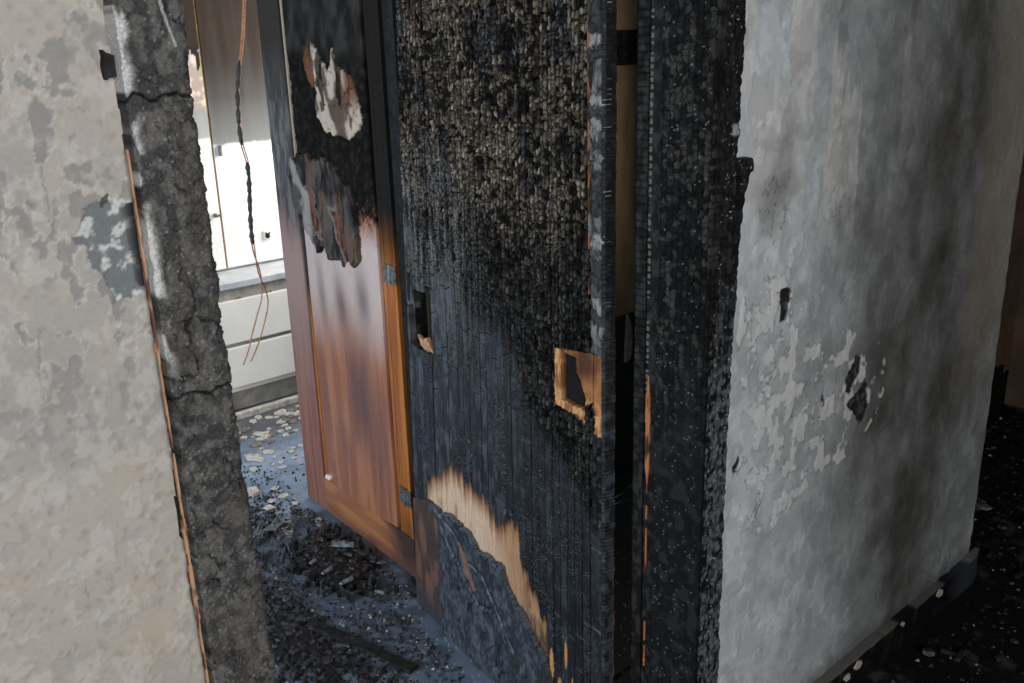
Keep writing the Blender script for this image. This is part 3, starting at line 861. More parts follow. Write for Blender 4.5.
    bt = mixc(solid(u.shape, (0.56, 0.30, 0.13)), rgb(0.26, 0.10, 0.04), sst(0.4, 0.65, fbm(u * 140, z * 40, 571)))
    col = np.where(batten[..., None], bt, col)
    rough = np.where(sq, 0.75, rough)
    # broken bar above the lock hole
    return h, np.clip(col, 0, 1), np.clip(rough, 0.25, 0.95)


NST = 30
SW0 = 0.012
ZFINE = seq((0.004, 1.70, 0.0019), (1.70, 2.03, 0.012))


def strip_fn(k):
    s0, s1 = k / NST, (k + 1) / NST

    def fn(t, z):
        w = (umax(z) - SW0)
        u = SW0 + (s0 + (s1 - s0) * t) * w
        h, col, rough = door_surface(u, z, k, t, w / NST)
        mask = ~notch_mask(u, z)
        if k == NST - 1:      # burnt free edge
            mask &= u < umax(z) - 0.006 * fbm(z * 30, z * 0, 581)
        return dict(h=h, col=col, rough=rough, u=u, mask=mask)
    return fn


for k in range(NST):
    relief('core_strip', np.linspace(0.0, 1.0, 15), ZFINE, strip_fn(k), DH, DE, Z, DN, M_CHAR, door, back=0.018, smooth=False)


def lip_strip_fn(u, z):
    t = (u + 0.03) / 0.040
    h, col, rough = door_surface(u, z, 77, t, 0.040)
    p, fu, fv, r1, r2, r3 = alligator(u + 0.03, z, 0.041, 0.020, 591, 0.1)
    n = fbm(u * 80, z * 60, 593)
    A = sst(0.95, 1.05, z)
    hb = 0.006 * (p - 1) + 0.006 * (r1 - .5) + 0.010 * (r2 - .4) * (fv - .5) + 0.003 * n
    cb = mixc(solid(u.shape, (0.014, 0.014, 0.014)), rgb(0.24, 0.23, 0.215), p * (0.15 + 0.85 * sst(0.25, 0.95, r3)) * (0.25 + 0.75 * sst(0.3, 0.6, fbm(u * 120, z * 60, 599))))
    h = h * (1 - A) + hb * A
    col = mixc(col, cb, A)
    edge = np.clip((-0.018 - u) / 0.012, 0, 1)
    h = h - 0.006 * edge ** 2
    return dict(h=h, col=col, rough=rough)


relief('lipping_strip', seq((-0.030, 0.0095, 0.0018)), ZFINE, lip_strip_fn, DH, DE, Z, DN, M_CHAR, door, back=0.018)


def raw_line_fn(u, z):
    m = np.abs(u - 0.0107) < 0.0011 * ((fbm(z * 14, z * 0, 595) > 0.27) | (z > 1.3))
    col = mixc(solid(u.shape, (0.30, 0.14, 0.07)), rgb(0.09, 0.04, 0.02), sst(0.42, 0.62, fbm(u * 200, z * 40, 597)))
    return dict(h=np.full(u.shape, 0.001) + 0.001 * fbm(u * 100, z * 60, 598), col=col, mask=m)


tag(relief('raw_edge_line', seq((0.0090, 0.0124, 0.00085)), seq((1.10, 2.02, 0.006)), raw_line_fn, DH, DE, Z, DN, M_TIMBER, door, back=0.010), 'thin orange line of unburnt wood')


def hinge_edge_fn(u, z):   # edge of the door facing the doorway
    tick = z / 0.0085 + 3 * fbm(z * 11, z * 0, 601); ft = tick - np.floor(tick)
    rt = hsh(np.floor(tick), np.floor(tick) * 0, 603)
    n = fbm(u * 90, z * 60, 605)
    gap = sst(0.16, 0.04, np.minimum(ft, 1 - ft)) * (rt > 0.3)
    col = mixc(solid(u.shape, (0.012, 0.014, 0.017)), rgb(0.045, 0.053, 0.064), sst(0.4, 0.7, n))
    col = col * (1 - 0.75 * gap)[..., None] * (1 - 0.65 * sst(0.95, 1.15, z))[..., None]
    h = 0.002 * n - 0.0018 * gap + 0.0015 * (rt - .5)
    h = h - 0.005 * np.clip((0.006 - u) / 0.006, 0, 1) ** 2
    col = mixc(col, rgb(0.30, 0.10, 0.04), sst(0.026, 0.029, u) * sst(0.62, 0.4, z))
    right = 0.029 + 0.004 * (fbm(z * 22, z * 0, 607) - .5) - 0.008 * sst(1.10, 1.14, z) * sst(1.45, 1.38, z) * 0
    return dict(h=h, col=col, rough=0.45 + 0.3 * n, mask=u < right)


relief('hinge_edge', seq((0, 0.034, 0.0016)), ZFINE, hinge_edge_fn, DH - DE * 0.030, -DN, Z, -DE, M_CHAR, door, back=0.004)
tag(MB().prism([(0.022, 0.97), (0.032, 0.975), (0.038, 0.99), (0.040, 1.01), (0.033, 1.045), (0.026, 1.062), (0.024, 1.02)], DH - DE * 0.034 - DN * 0.024, -DN, Z, -DE, 0, 0.007).build('char_tongue', M_BLACK, door), 'loose black tongue of char on the hinge edge')


def back_fn(s, z):
    u = -0.028 + s * (umax(z) + 0.024)
    return dict(h=0.001 * fbm(u * 20, z * 20, 611), col=solid(u.shape, (0.03, 0.028, 0.026)), u=u, mask=~notch_mask(u, z))


relief('back_face', np.linspace(0, 1, 70), seq((0.004, 2.03, 0.012)), back_fn, DH - DN * 0.029, DE, Z, -DN, M_CHARDULL, door, back=0.010)


# torn outer skin at the foot of the door
def ply_fn(u, z):
    n = fbm(u * 40, z * 26, 621); fine = fbm(u * 160, z * 80, 623); big = fbm(u * 11, z * 9, 625)
    top = np.interp(u, SKIN_U, SKIN_Z) + 0.022 * (fbm(u * 55, u * 0, 627) - .5) + 0.010 * (fbm(u * 160, u * 0, 628) - .5)
    f1, f2, cid = worley(u * 26 + z * 12, z * 15, 629)
    crack = sst(0.10, 0.02, f2 - f1) * sst(0.42, 0.6, big)
    h = 0.005 * n + 0.003 * fine + 0.004 * (cid - .5) * sst(0.42, 0.6, big) - 0.004 * crack
    lift = sst(0.045, 0.0, top - z)
    h = h + 0.006 * lift
    col = mixc(solid(u.shape, (0.022, 0.026, 0.033)), rgb(0.080, 0.092, 0.110), sst(0.38, 0.68, n * .5 + fine * .5))
    col = col * (1 - 0.75 * crack)[..., None]
    col = mixc(col, rgb(0.02, 0.02, 0.022), 0.65 * sst(0.48, 0.62, fbm(u * 20 + z * 8, z * 7, 631)) * sst(0.55, 0.30, u))
    # long curl-edge of a second torn layer
    for pts, s in (([(0.640, 0.352), (0.60, 0.30), (0.545, 0.265), (0.505, 0.235), (0.46, 0.20), (0.40, 0.215)], 1), ([(0.66, 0.385), (0.57, 0.352), (0.52, 0.30), (0.44, 0.29), (0.36, 0.22), (0.30, 0.15)], 2)):
        us = [p[0] for p in pts][::-1]; zs = [p[1] for p in pts][::-1]
        zz = np.interp(u, us, zs) + 0.016 * (fbm(u * 40, u * 0, 640 + s) - .5)
        ok = (u > us[0]) & (u < us[-1])
        st = sst(0.0, 0.004, zz - z) * ok
        h = h + 0.0035 * st * sst(0.10, 0.0, zz - z)
        line = sst(0.005, 0.001, np.abs(z - zz - 0.004)) * ok
        col = col * (1 - 0.8 * line)[..., None]
        lip = sst(0.004, 0.001, np.abs(z - zz + 0.003)) * ok
        col = mixc(col, rgb(0.20, 0.22, 0.26), lip * 0.35 * sst(0.4, 0.6, fine))
    raw = inpoly(u + .006 * (fine - .5), z + .006 * (n - .5), [(0.555, 0.335), (0.52, 0.31), (0.492, 0.275), (0.472, 0.23), (0.49, 0.225), (0.53, 0.27)])
    col = mixc(col, rgb(0.22, 0.105, 0.065), raw * 0.8); h = np.where(raw, 0.001, h)
    lip = sst(0.006, 0.001, top - z)
    col = mixc(col, rgb(0.16, 0.18, 0.21), lip * 0.6)  # bluish edge highlight painted along the torn top
    return dict(h=h, col=col, rough=0.42 + 0.3 * n, mask=(z < top) & (u < 0.668 + 0.02 * (fbm(z * 30, z * 0, 633) - .5) + 0.03 * sst(0.33, 0.38, z)))


tag(relief('charred_skin', seq((0.05, 0.72, 0.0024)), seq((0.004, 0.42, 0.0024)), ply_fn, DH + DN * 0.004, DE, Z, DN, M_CHAR, door, back=0.003), 'torn blistered outer skin at the foot of the door')


def veneer_fn(u, z):
    n = fbm(u * 50, z * 8, 641); f = fbm(u * 20, z * 12, 643)
    um = umax(z) + 0.004
    top = np.interp(u, SKIN_U, SKIN_Z) - 0.004 + 0.01 * (fbm(u * 70, u * 0, 645) - .5)
    col = mixc(solid(u.shape, (0.060, 0.038, 0.034)), rgb(0.15, 0.075, 0.052), sst(0.36, 0.62, n) * sst(0.42, 0.60, f + 0.5 * (u - 0.72)))
    col = mixc(col, rgb(0.035, 0.040, 0.050), sst(0.12, 0.04, z) * 0.7)
    return dict(h=0.0006 * n, col=col, rough=0.38 + 0.2 * n, mask=(z < top) & (u < um) & (u > 0.655))


tag(relief('veneer', seq((0.648, 0.842, 0.0024)), seq((0.004, 0.40, 0.0024)), veneer_fn, DH + DN * 0.0025, DE, Z, DN, M_TIMBER, door, back=0.002), 'brown scorched veneer left at the foot of the free edge')
# splintered pieces at the lock hole
for (pts, d, mat) in (([(0.662, 0.806), (0.70, 0.800), (0.735, 0.812), (0.752, 0.836), (0.725, 0.828), (0.70, 0.840), (0.685, 0.822)], -0.020, M_SPLINTER),
                      ([(0.706, 1.025), (0.733, 1.02), (0.735, 0.962), (0.712, 0.975)], -0.012, M_BLACK),
                      ([(0.752, 1.00), (0.764, 1.0), (0.766, 0.93), (0.758, 0.925)], -0.006, M_BLACK)):
    MB().prism(pts, DH, DE, Z, DN, d, d + 0.009).build('splinter', mat, door)

# ------------------------------------------------------------------ brown panelled cupboard and its open door
BQ = np.array([1.45789, 2.79604, 0.0])
bdir = np.array([1.41224 - 1.45789, 2.0835 - 2.79604, 0.0])
BE = bdir / np.linalg.norm(bdir)
BN = np.cross(BE, Z)
BN = BN if BN[0] < 0 else -BN
bdoor = thing('door_2', 'reddish brown panelled door with a charred peeling upper panel, ajar behind the black door', 'door', tuple(BQ), kind='structure')


def soot_up(v, u, n):
    return sst(0.72, 1.12, v + 0.25 * (n - .5))


def stile_l_fn(u, v):
    n = fbm(u * 60, v * 5, 701); f = fbm(u * 12, v * 5, 703)
    col = mixc(solid(u.shape, (0.30, 0.125, 0.080)), rgb(0.21, 0.082, 0.056), sst(0.4, 0.65, n))
    bloom = sst(0.25, 0.9, v) * sst(1.15, 0.92, v)
    col = mixc(col, rgb(0.34, 0.25, 0.24), bloom * 0.7)
    top = sst(0.88, 1.10, v + 0.18 * (f - .5))
    ch = mixc(solid(u.shape, (0.065, 0.064, 0.064)), rgb(0.16, 0.155, 0.15), sst(0.3, 0.75, fbm(u * 90, v * 22, 705, 6)))
    ch = mixc(ch, rgb(0.04, 0.034, 0.03), sst(1.25, 1.6, v))
    col = mixc(col, ch, top)
    wl_ = 0.165 + 0.0 * v
    h = 0.0016 * (fbm(u * 70, v * 60, 707) - .5) * top - 0.004 * np.clip((0.006 - u) / 0.006, 0, 1) ** 2
    return dict(h=h, col=col, rough=0.40 + 0.4 * top)


relief('stile', seq((0.0, 0.150, 0.004)), seq((0.006, 0.7, 0.008), (0.7, 1.72, 0.004), (1.72, 2.03, 0.03)), stile_l_fn, BQ, BE, Z, BN, M_TIMBER, bdoor, back=0.034)


def stile_r_fn(u, v):
    n = fbm(u * 80, v * 4, 711); f = fbm(u * 12, v * 5, 713)
    col = mixc(solid(u.shape, (0.46, 0.155, 0.028)), rgb(0.30, 0.085, 0.016), sst(0.35, 0.65, n))
    g = sst(0.004, 0.0015, np.abs(u - 0.660)) + sst(0.003, 0.001, np.abs(u - 0.700))
    col = col * (1 - 0.75 * np.clip(g, 0, 1))[..., None]
    top = sst(0.86, 1.13, v + 0.12 * (f - .5))
    col = mixc(col, rgb(0.016, 0.014, 0.013), top)
    low = sst(0.24, 0.14, v)
    col = mixc(col, rgb(0.10, 0.04, 0.02), low * 0.5)
    h = -0.004 * np.clip(g, 0, 1) + 0.003 * (u > 0.70) - 0.010 * sst(0.645, 0.632, u)
    return dict(h=h, col=col, rough=0.40 + 0.45 * top)


relief('stile', seq((0.628, 0.722, 0.002)), seq((0.136, 0.7, 0.02), (0.7, 1.2, 0.01), (1.2, 2.03, 0.05)), stile_r_fn, BQ - BN * 0.004, BE, Z, BN, M_TIMBER, bdoor, back=0.028)


def rail_fn(u, v):
    n = fbm(u * 6, v * 70, 721)
    col = mixc(solid(u.shape, (0.42, 0.17, 0.075)), rgb(0.31, 0.12, 0.06), sst(0.4, 0.62, n))
    dk = sst(0.50, 0.66, u + 0.12 * (fbm(u * 20, v * 20, 723) - .5))
    col = mixc(col, rgb(0.035, 0.030, 0.032), dk * 0.9)
    col = mixc(col, rgb(0.14, 0.06, 0.045), sst(0.06, 0.02, v) * 0.6)
    return dict(h=0.0004 * n, col=col, rough=np.full(u.shape, 0.34))


relief('rail', seq((0.1505, 0.722, 0.006)), seq((0.006, 0.134, 0.004)), rail_fn, BQ, BE, Z, BN, M_TIMBER, bdoor, back=0.034)
MB().prism([(0.1505, 1.92), (0.722, 1.92), (0.722, 2.03), (0.1505, 2.03)], BQ, BE, Z, BN, -0.034, 0.0).build('rail', M_BLACK, bdoor)


def bead_fn(u, v):
    n = fbm(u * 200, v * 8, 731)
    ut = u - 0.152
    top = sst(1.10, 1.22, v)
    col = mixc(solid(u.shape, (0.30, 0.095, 0.016)), rgb(0.42, 0.15, 0.03), sst(0.4, 0.6, n))
    col = mixc(col, rgb(0.012, 0.010, 0.010), sst(0.70, 0.84, v) * (1 - top))
    col = mixc(col, rgb(0.38, 0.30, 0.22), top * sst(0.004, 0.008, ut))
    col = mixc(col, rgb(0.02, 0.018, 0.016), top * sst(0.008, 0.004, ut))
    dk = sst(0.008, 0.004, ut) * (1 - top)
    col = mixc(col, rgb(0.02, 0.01, 0.008), dk * 0.8)
    h = -0.006 + 0.005 * sst(0.004, 0.012, ut)
    return dict(h=h, col=col, rough=np.full(u.shape, 0.4))


tag(relief('bead', seq((0.1515, 0.1735, 0.002)), seq((0.136, 0.7, 0.02), (0.7, 1.3, 0.006), (1.3, 1.918, 0.02)), bead_fn, BQ, BE, Z, BN, M_TIMBER, bdoor, back=0.03), 'bare bead along the panel, orange below and pale above')

TANP = [(0.36, 1.36), (0.375, 1.42), (0.34, 1.50), (0.36, 1.56), (0.40, 1.52), (0.442, 1.478), (0.478, 1.54), (0.52, 1.49), (0.565, 1.47), (0.590, 1.40), (0.600, 1.34), (0.545, 1.297), (0.50, 1.305), (0.441, 1.300), (0.39, 1.315)]


def panel_fn(u, v):
    n = fbm(u * 45, v * 4, 741); f = fbm(u * 9, v * 4, 743); fine = fbm(u * 120, v * 90, 745)
    col = mixc(solid(u.shape, (0.40, 0.165, 0.085)), rgb(0.29, 0.11, 0.062), sst(0.38, 0.64, n))
    # pale bloom and vertical scorch tongues in the middle
    bloom = sst(0.60, 0.86, v + 0.10 * (f - .5)) * sst(1.10, 0.98, v)
    col = mixc(col, rgb(0.62, 0.55, 0.53), bloom * 0.80 * (0.65 + 0.35 * n))
    for (cu, cz, su, sz, a) in ((0.47, 0.52, 0.075, 0.20, 0.75), (0.56, 0.40, 0.05, 0.22, 0.55), (0.40, 0.80, 0.035, 0.09, 0.75), (0.27, 0.80, 0.030, 0.12, 0.55), (0.53, 0.84, 0.035, 0.09, 0.7), (0.35, 0.32, 0.03, 0.10, 0.4), (0.22, 0.45, 0.03, 0.2, 0.25)):
        w = np.exp(-((u - cu + 0.06 * (v - cz)) / su) ** 2 - ((v - cz) / sz) ** 2)
        col = mixc(col, rgb(0.075, 0.045, 0.050), a * w)
    # above: char
    top = sst(1.02, 1.12, v + 0.12 * (fine - .5))
    p, fu, fv, r1, r2, r3 = alligator(u, v, 0.018, 0.016, 747)
    ch = mixc(solid(u.shape, (0.006, 0.006, 0.006)), rgb(0.034, 0.026, 0.020), p * sst(0.3, 1.0, r3) * fine)
    up = sst(1.49, 1.56, v + 0.06 * (f - .5))
    ch = mixc(ch, mixc(solid(u.shape, (0.012, 0.011, 0.010)), rgb(0.040, 0.036, 0.033), sst(0.3, 0.8, fbm(u * 30, v * 20, 746, 6))), up)
    col = mixc(col, ch, top)
    bul = 0.010 * np.sin(np.clip((u - 0.174) / 0.45, 0, 1) * np.pi)
    h = bul + top * (1 - up) * (0.005 * (p - 1) + 0.004 * (r1 - .5)) + 0.0008 * (fine - .5)
    # peeled ply: pale tan with folded dark rims
    wob = 0.03 * (fbm(u * 28, v * 28, 751) - .5)
    tan = inpoly(u + wob, v + 0.03 * (fbm(u * 28, v * 28, 753) - .5), TANP)
    tn = fbm(u * 24, v * 13, 755)
    tcol = mixc(solid(u.shape, (0.46, 0.37, 0.29)), rgb(0.10, 0.07, 0.05), sst(0.40, 0.64, tn))
    tcol = mixc(tcol, rgb(0.15, 0.062, 0.035), sst(0.07, 0.03, np.abs(u - 0.575)) * sst(1.36, 1.42, v) * 0.9)
    fold = sst(0.03, 0.006, np.abs(tn - 0.55)) + sst(0.02, 0.004, np.abs(fbm(u * 16, v * 22, 757) - 0.5))
    tcol = tcol * (1 - 0.65 * np.clip(fold, 0, 1))[..., None]
    col = np.where(tan[..., None], tcol, col)
    h = np.where(tan, bul + 0.006 + 0.010 * (tn - .5), h)
    dk = tan & (fbm(u * 30, v * 12, 759, 3) > 0.60)
    col = np.where(dk[..., None], col * 0.18, col)
    red = inpoly(u + wob, v, [(0.29, 1.55), (0.35, 1.55), (0.365, 1.50), (0.335, 1.43), (0.30, 1.46)])
    col = np.where(red[..., None], mixc(solid(u.shape, (0.16, 0.07, 0.04)), rgb(0.05, 0.03, 0.02), sst(.4, .6, tn)), col)
    um = 0.620 - 0.0 * v
    return dict(h=h, col=np.clip(col, 0, 1), rough=np.where(tan, 0.75, 0.40 + 0.42 * top + 0.1 * bloom))


relief('panel', seq((0.1745, 0.6255, 0.0034)), seq((0.1365, 0.9, 0.006), (0.9, 1.70, 0.0032), (1.70, 1.918, 0.02)), panel_fn, BQ - BN * 0.004, BE, Z, BN, M_TIMBER, bdoor, back=0.018)

PLY = [(0.152, 1.205), (0.19, 1.228), (0.239, 1.238), (0.30, 1.228), (0.398, 1.236), (0.46, 1.205), (0.506, 1.172), (0.53, 1.10), (0.548, 1.019), (0.540, 0.95), (0.505, 0.930), (0.47, 0.955), (0.439, 0.930), (0.40, 0.958), (0.373, 0.935), (0.33, 0.965), (0.286, 0.955), (0.25, 0.995), (0.205, 1.03), (0.165, 1.08), (0.152, 1.14)]


def blister_fn(u, v):
    a = fbm(u * 30, v * 24, 761); b = fbm(u * 30, v * 24, 763); f = fbm(u * 90, v * 60, 765)
    ju = u + 0.040 * (a - .5); jv = v + 0.050 * (b - .5)
    m = inpoly(ju, jv, PLY)
    col = mixc(solid(u.shape, (0.016, 0.014, 0.013)), rgb(0.080, 0.073, 0.068), sst(0.36, 0.66, fbm(u * 40, v * 12, 767, 6)))
    h = 0.009 + 0.018 * (fbm(u * 22, v * 12, 769, 5) - .5) + 0.005 * f
    col = mixc(col, rgb(0.13, 0.075, 0.052), 0.7 * sst(0.56, 0.64, fbm(u * 20 + 3, v * 9, 773, 5)))
    col = mixc(col, rgb(0.010, 0.009, 0.009), 0.8 * sst(0.035, 0.01, np.abs(fbm(u * 16, v * 9, 775, 5) - 0.48)))
    for poly in ([(0.235, 1.12), (0.27, 1.145), (0.305, 1.115), (0.31, 1.06), (0.335, 1.01), (0.29, 1.0), (0.24, 1.03)], [(0.395, 1.09), (0.43, 1.10), (0.455, 1.0), (0.49, 0.955), (0.455, 0.95), (0.42, 1.0)]):
        r = inpoly(ju, jv, poly)
        pw = [(cu + (cu - 0.37) * 0.0, cv) for cu, cv in poly]
        col = np.where(r[..., None], mixc(solid(u.shape, (0.16, 0.07, 0.045)), rgb(0.05, 0.022, 0.015), sst(0.4, 0.62, fbm(u * 40, v * 16, 771))), col)
        h = np.where(r, 0.003, h)
        cx = np.mean([p[0] for p in poly]); cy = np.mean([p[1] for p in poly])
        big = inpoly(cx + (ju - cx) / 1.22, cy + (jv - cy) / 1.14, poly) & ~r
        col = np.where(big[..., None], rgb(0.15, 0.13, 0.12), col)
    pale = sst(0.03, 0.012, np.abs(ju - np.interp(jv, [1.0, 1.1, 1.16, 1.22], [0.245, 0.235, 0.205, 0.175]))) * (jv < 1.22)
    col = mixc(col, rgb(0.32, 0.29, 0.27), pale * 0.7)
    return dict(h=h, col=col, rough=np.full(u.shape, .7), mask=m)


tag(relief('peeled_ply', seq((0.14, 0.58, 0.003)), seq((0.88, 1.27, 0.003)), blister_fn, BQ + BN * 0.004, BE, Z, BN, M_TIMBER, bdoor, back=0.002), 'grey blistered ply sheet peeling off the panel')


def hinge(zc):
    h = MB()
    for (a, b) in ((0.660, 0.692), (0.696, 0.724)):
        h.prism([(a, zc - 0.026), (b, zc - 0.026), (b, zc + 0.026), (a, zc + 0.026)], BQ, BE, Z, BN, -0.002, 0.002)
    o = BQ + BE * 0.694 + BN * 0.003
    h.tube([tuple(o + Z * (zc - 0.028)), tuple(o + Z * (zc + 0.028))], 0.004, 8)
    p = h.build('hinge', M_STEEL, bdoor)
    for du in (0.668, 0.684, 0.708, 0.716):
        for dz in (-0.015, 0.012):
            q = BQ + BE * du + BN * 0.002 + Z * (zc + dz)
            s = MB().tube([tuple(q), tuple(q + BN * 0.0015)], 0.003, 8).build('screw', M_STEEL, p)


hinge(0.268)
hinge(0.945)
fp = BQ + BE * 0.192 + BN * 0.002 + Z * 0.152
tag(MB().prism([(-0.018, -0.004), (-0.012, -0.010), (0.014, -0.008), (0.020, 0.002), (0.010, 0.008), (-0.010, 0.006)], fp, BE, Z, BN, -0.004, 0.006).build('paint_flake', M_WHITE, bdoor, bevel=0.001), 'small white flake on the bottom rail')

# cupboard carcass behind the brown door
cup = thing('cupboard', 'tall scorched cupboard carcass behind the reddish brown panelled door', 'cupboard', (1.55, 2.45, 0))
MB().box(1.485, 1.615, 2.088, 2.108, 0.0, 2.06).build('side_panel', M_OLIVE, cup)
MB().box(1.50, 1.615, 2.79, 2.81, 0.0, 2.06).build('side_panel', M_BLACK, cup)
MB().box(1.50, 1.615, 2.109, 2.789, 2.02, 2.06).build('top_panel', M_BLACK, cup)
MB().box(1.424, 1.478, 2.030, 2.078, 0.0, 2.06).build('front_post', M_BLACK, cup, bevel=0.004)

# ------------------------------------------------------------------ white furniture at the back of the room
dr = thing('dresser', 'low white drawer unit with a grey top at the back of the room', 'dresser', (1.9, 4.0, 0))
MB().box(1.56, 1.578, 3.725, 4.33, 0.0, 0.571).box(2.33, 2.348, 3.725, 4.33, 0.0, 0.571).box(1.578, 2.33, 4.31, 4.33, 0.10, 0.571).box(1.578, 2.33, 3.74, 4.31, 0.10, 0.118).build('carcass', M_WHITE, dr)
MB().box(1.578, 2.33, 3.7285, 3.739, 0.13, 0.571).build('gap_shade_rail', M_PLINTH, dr)  # darker board added for the recess shadow above and between the drawers
MB().box(1.54, 2.36, 3.70, 4.335, 0.5715, 0.600).build('countertop', M_COUNTER, dr, bevel=0.003)
MB().box(1.578, 2.33, 3.78, 3.80, 0.0, 0.099).build('plinth', M_PLINTH, dr)
tag(MB().box(1.50, 2.34, 3.66, 3.69, 0.0, 0.028).build('kick_strip', M_CHIP, dr, bevel=0.003), 'white strip along the floor')


def drawer(z0, z1, x0, x1):
    d = MB().box(x0, x1, 3.705, 3.727, z0, z1).build('drawer', M_WHITE, dr, bevel=0.004)
    return d


d1 = drawer(0.330, 0.520, 1.612, 2.318)
d2 = drawer(0.130, 0.312, 1.618, 2.318)
for xx in (1.70, 1.845, 2.05):
    MB().box(xx, xx + 0.022, 3.712, 3.722, 0.5205, 0.527).build('clip', M_BRASS, d1)

cab = thing('tall_cabinet', 'tall white cabinet with soot-browned doors standing on the grey top', 'cabinet', (1.9, 4.1, 0.6))
MB().box(1.56, 2.34, 3.945, 4.33, 0.602, 2.2).build('body', M_WHITE, cab)


def cab_door_fn(left):
    def fn(u, v):
        n = fbm(u * 30, v * 3, 801); f = fbm(u * 26, v * 26, 803)
        col = solid(u.shape, (0.83, 0.815, 0.785))
        edge = 1.145 + 0.016 * (f - .5) + (0.03 if left else 0.0)
        s = sst(0.0, 0.012, v - edge)
        dark = np.interp(v, [1.14, 1.2, 1.35, 1.5, 1.68, 1.9], [0.74, 0.82, 0.93, 0.97, 0.985, 0.99]) + 0.06 * (n - .5)
        if left: dark = dark - 0.25 * sst(1.50, 1.35, v)
        col = mixc(col, mixc(solid(u.shape, (0.030, 0.019, 0.013)), rgb(0.050, 0.048, 0.046), sst(1.5, 1.2, v)), np.clip(s * dark, 0, 0.985))
        wipe = sst(0.09, 0.07, np.abs(u - 1.895) + 0.05 * (f - .5)) * sst(1.155, 1.10, v) * 0
        if left:
            patch = (v > 1.27 + 0.05 * f) & (v < 1.545 + 0.06 * (f - .5)) & (u > 1.60)
            col = np.where(patch[..., None], mixc(solid(u.shape, (0.70, 0.58, 0.50)), rgb(0.42, 0.33, 0.28), sst(0.45, 0.6, f)), col)
            hole = inpoly(u + 0.01 * (f - .5), v + .02 * (f - .5), [(1.72, 1.555), (1.762, 1.56), (1.762, 1.48), (1.748, 1.46), (1.745, 1.52), (1.73, 1.53)])
            col = np.where(hole[..., None], rgb(0.03, 0.026, 0.024), col)
        return dict(h=0.0006 * n, col=np.clip(col, 0, 1), rough=0.42 + 0.45 * s)
    return fn


cl = relief('door', seq((1.565, 1.766, 0.006)), seq((0.612, 1.8, 0.006), (1.8, 2.19, 0.06)), cab_door_fn(True), (0, 3.925, 0), X, Z, -Y, M_LAMINATE, cab, back=0.018)
cr_ = relief('door', seq((1.776, 2.335, 0.006)), seq((0.612, 1.8, 0.006), (1.8, 2.19, 0.06)), cab_door_fn(False), (0, 3.925, 0), X, Z, -Y, M_LAMINATE, cab, back=0.018)
MB().box(1.767, 1.775, 3.930, 3.944, 0.612, 2.19).build('brass_edge', M_BRASS, cab)
MB().box(1.795, 1.805, 3.905, 3.926, 1.105, 1.150).build('handle', M_STEEL, cr_, bevel=0.002)
MB().box(1.738, 1.748, 3.908, 3.926, 0.845, 0.862).box(1.728, 1.758, 3.903, 3.908, 0.848, 0.858).build('handle', M_STEEL, cl, bevel=0.001)
so = MB().box(1.962, 1.995, 3.914, 3.926, 0.712, 0.752).build('lock', M_WHITE, cr_, bevel=0.002)
tag(MB().prism([(1.966, 0.722), (1.975, 0.716), (1.988, 0.720), (1.986, 0.732), (1.992, 0.744), (1.978, 0.738), (1.968, 0.746)], (0, 3.914, 0), X, Z, -Y, 0, 0.003).build('burnt_face', M_BLACK, so), 'black melted face of the lock')

# ------------------------------------------------------------------ hanging burnt cable
cb = thing('hanging_cable', 'burnt electric cable hanging from above, bare copper ends curling down', 'cable', (1.46, 3.0, 2.49))
core = [(1.56, 3.0, 2.50), (1.54, 3.0, 2.1), (1.522, 3.0, 1.75), (1.520, 3.0, 1.696), (1.498, 3.0, 1.57), (1.467, 3.0, 1.448), (1.456, 3.0, 1.34), (1.453, 3.0, 1.255), (1.468, 3.0, 1.17), (1.463, 3.0, 1.07), (1.454, 3.0, 0.967), (1.454, 3.0, 0.88)]
w1 = core + [(1.470, 3.0, 0.81), (1.473, 3.0, 0.752), (1.465, 3.0, 0.70), (1.446, 3.0, 0.655), (1.418, 3.0, 0.59), (1.395, 3.0, 0.53), (1.368, 3.0, 0.478)]
w2 = [(x + 0.005, y - 0.005, z) for x, y, z in core] + [(1.462, 2.995, 0.80), (1.482, 2.995, 0.735), (1.486, 2.995, 0.68), (1.466, 2.995, 0.62), (1.44, 2.995, 0.56), (1.412, 2.995, 0.51), (1.396, 2.995, 0.486)]


def smooth_path(p, n=4):
    p = [Vector(q) for q in p]; out = []
    for i in range(len(p) - 1):
        a, b, c, d = p[max(i - 1, 0)], p[i], p[i + 1], p[min(i + 2, len(p) - 1)]
        for k in range(n):
            t = k / n
            out.append(0.5 * ((2 * b) + (c - a) * t + (2 * a - 5 * b + 4 * c - d) * t * t + (3 * b - a - 3 * c + d) * t ** 3))
    return out + [p[-1]]


MB().tube(smooth_path(w1), 0.0026, 6).build('copper_wire', M_COPPER, cb, smooth=True)
MB().tube(smooth_path(w2), 0.0024, 6).build('copper_wire', M_COPPER, cb, smooth=True)
path = smooth_path(core, 10)
for (za, zb) in ((1.50, 1.425), (1.41, 1.365), (1.35, 1.31), (1.295, 1.25), (1.175, 1.135), (1.125, 1.08), (1.07, 1.01), (1.0, 0.95), (0.942, 0.905)):
    pts = [p + Vector((0.002, -0.002, 0)) for p in path if zb - 0.012 <= p.z <= za + 0.012]
    if len(pts) < 2: continue
    L = [pts[0].lerp(pts[-1], i / 5) for i in range(6)]
    MB().tube(L, [0.004, 0.007, 0.0085 + 0.002 * rnd.random(), 0.0065, 0.008, 0.004], 7).build('burnt_insulation', M_INSUL, cb, smooth=True)

# ------------------------------------------------------------------ debris on the floors
rd = random.Random(11)


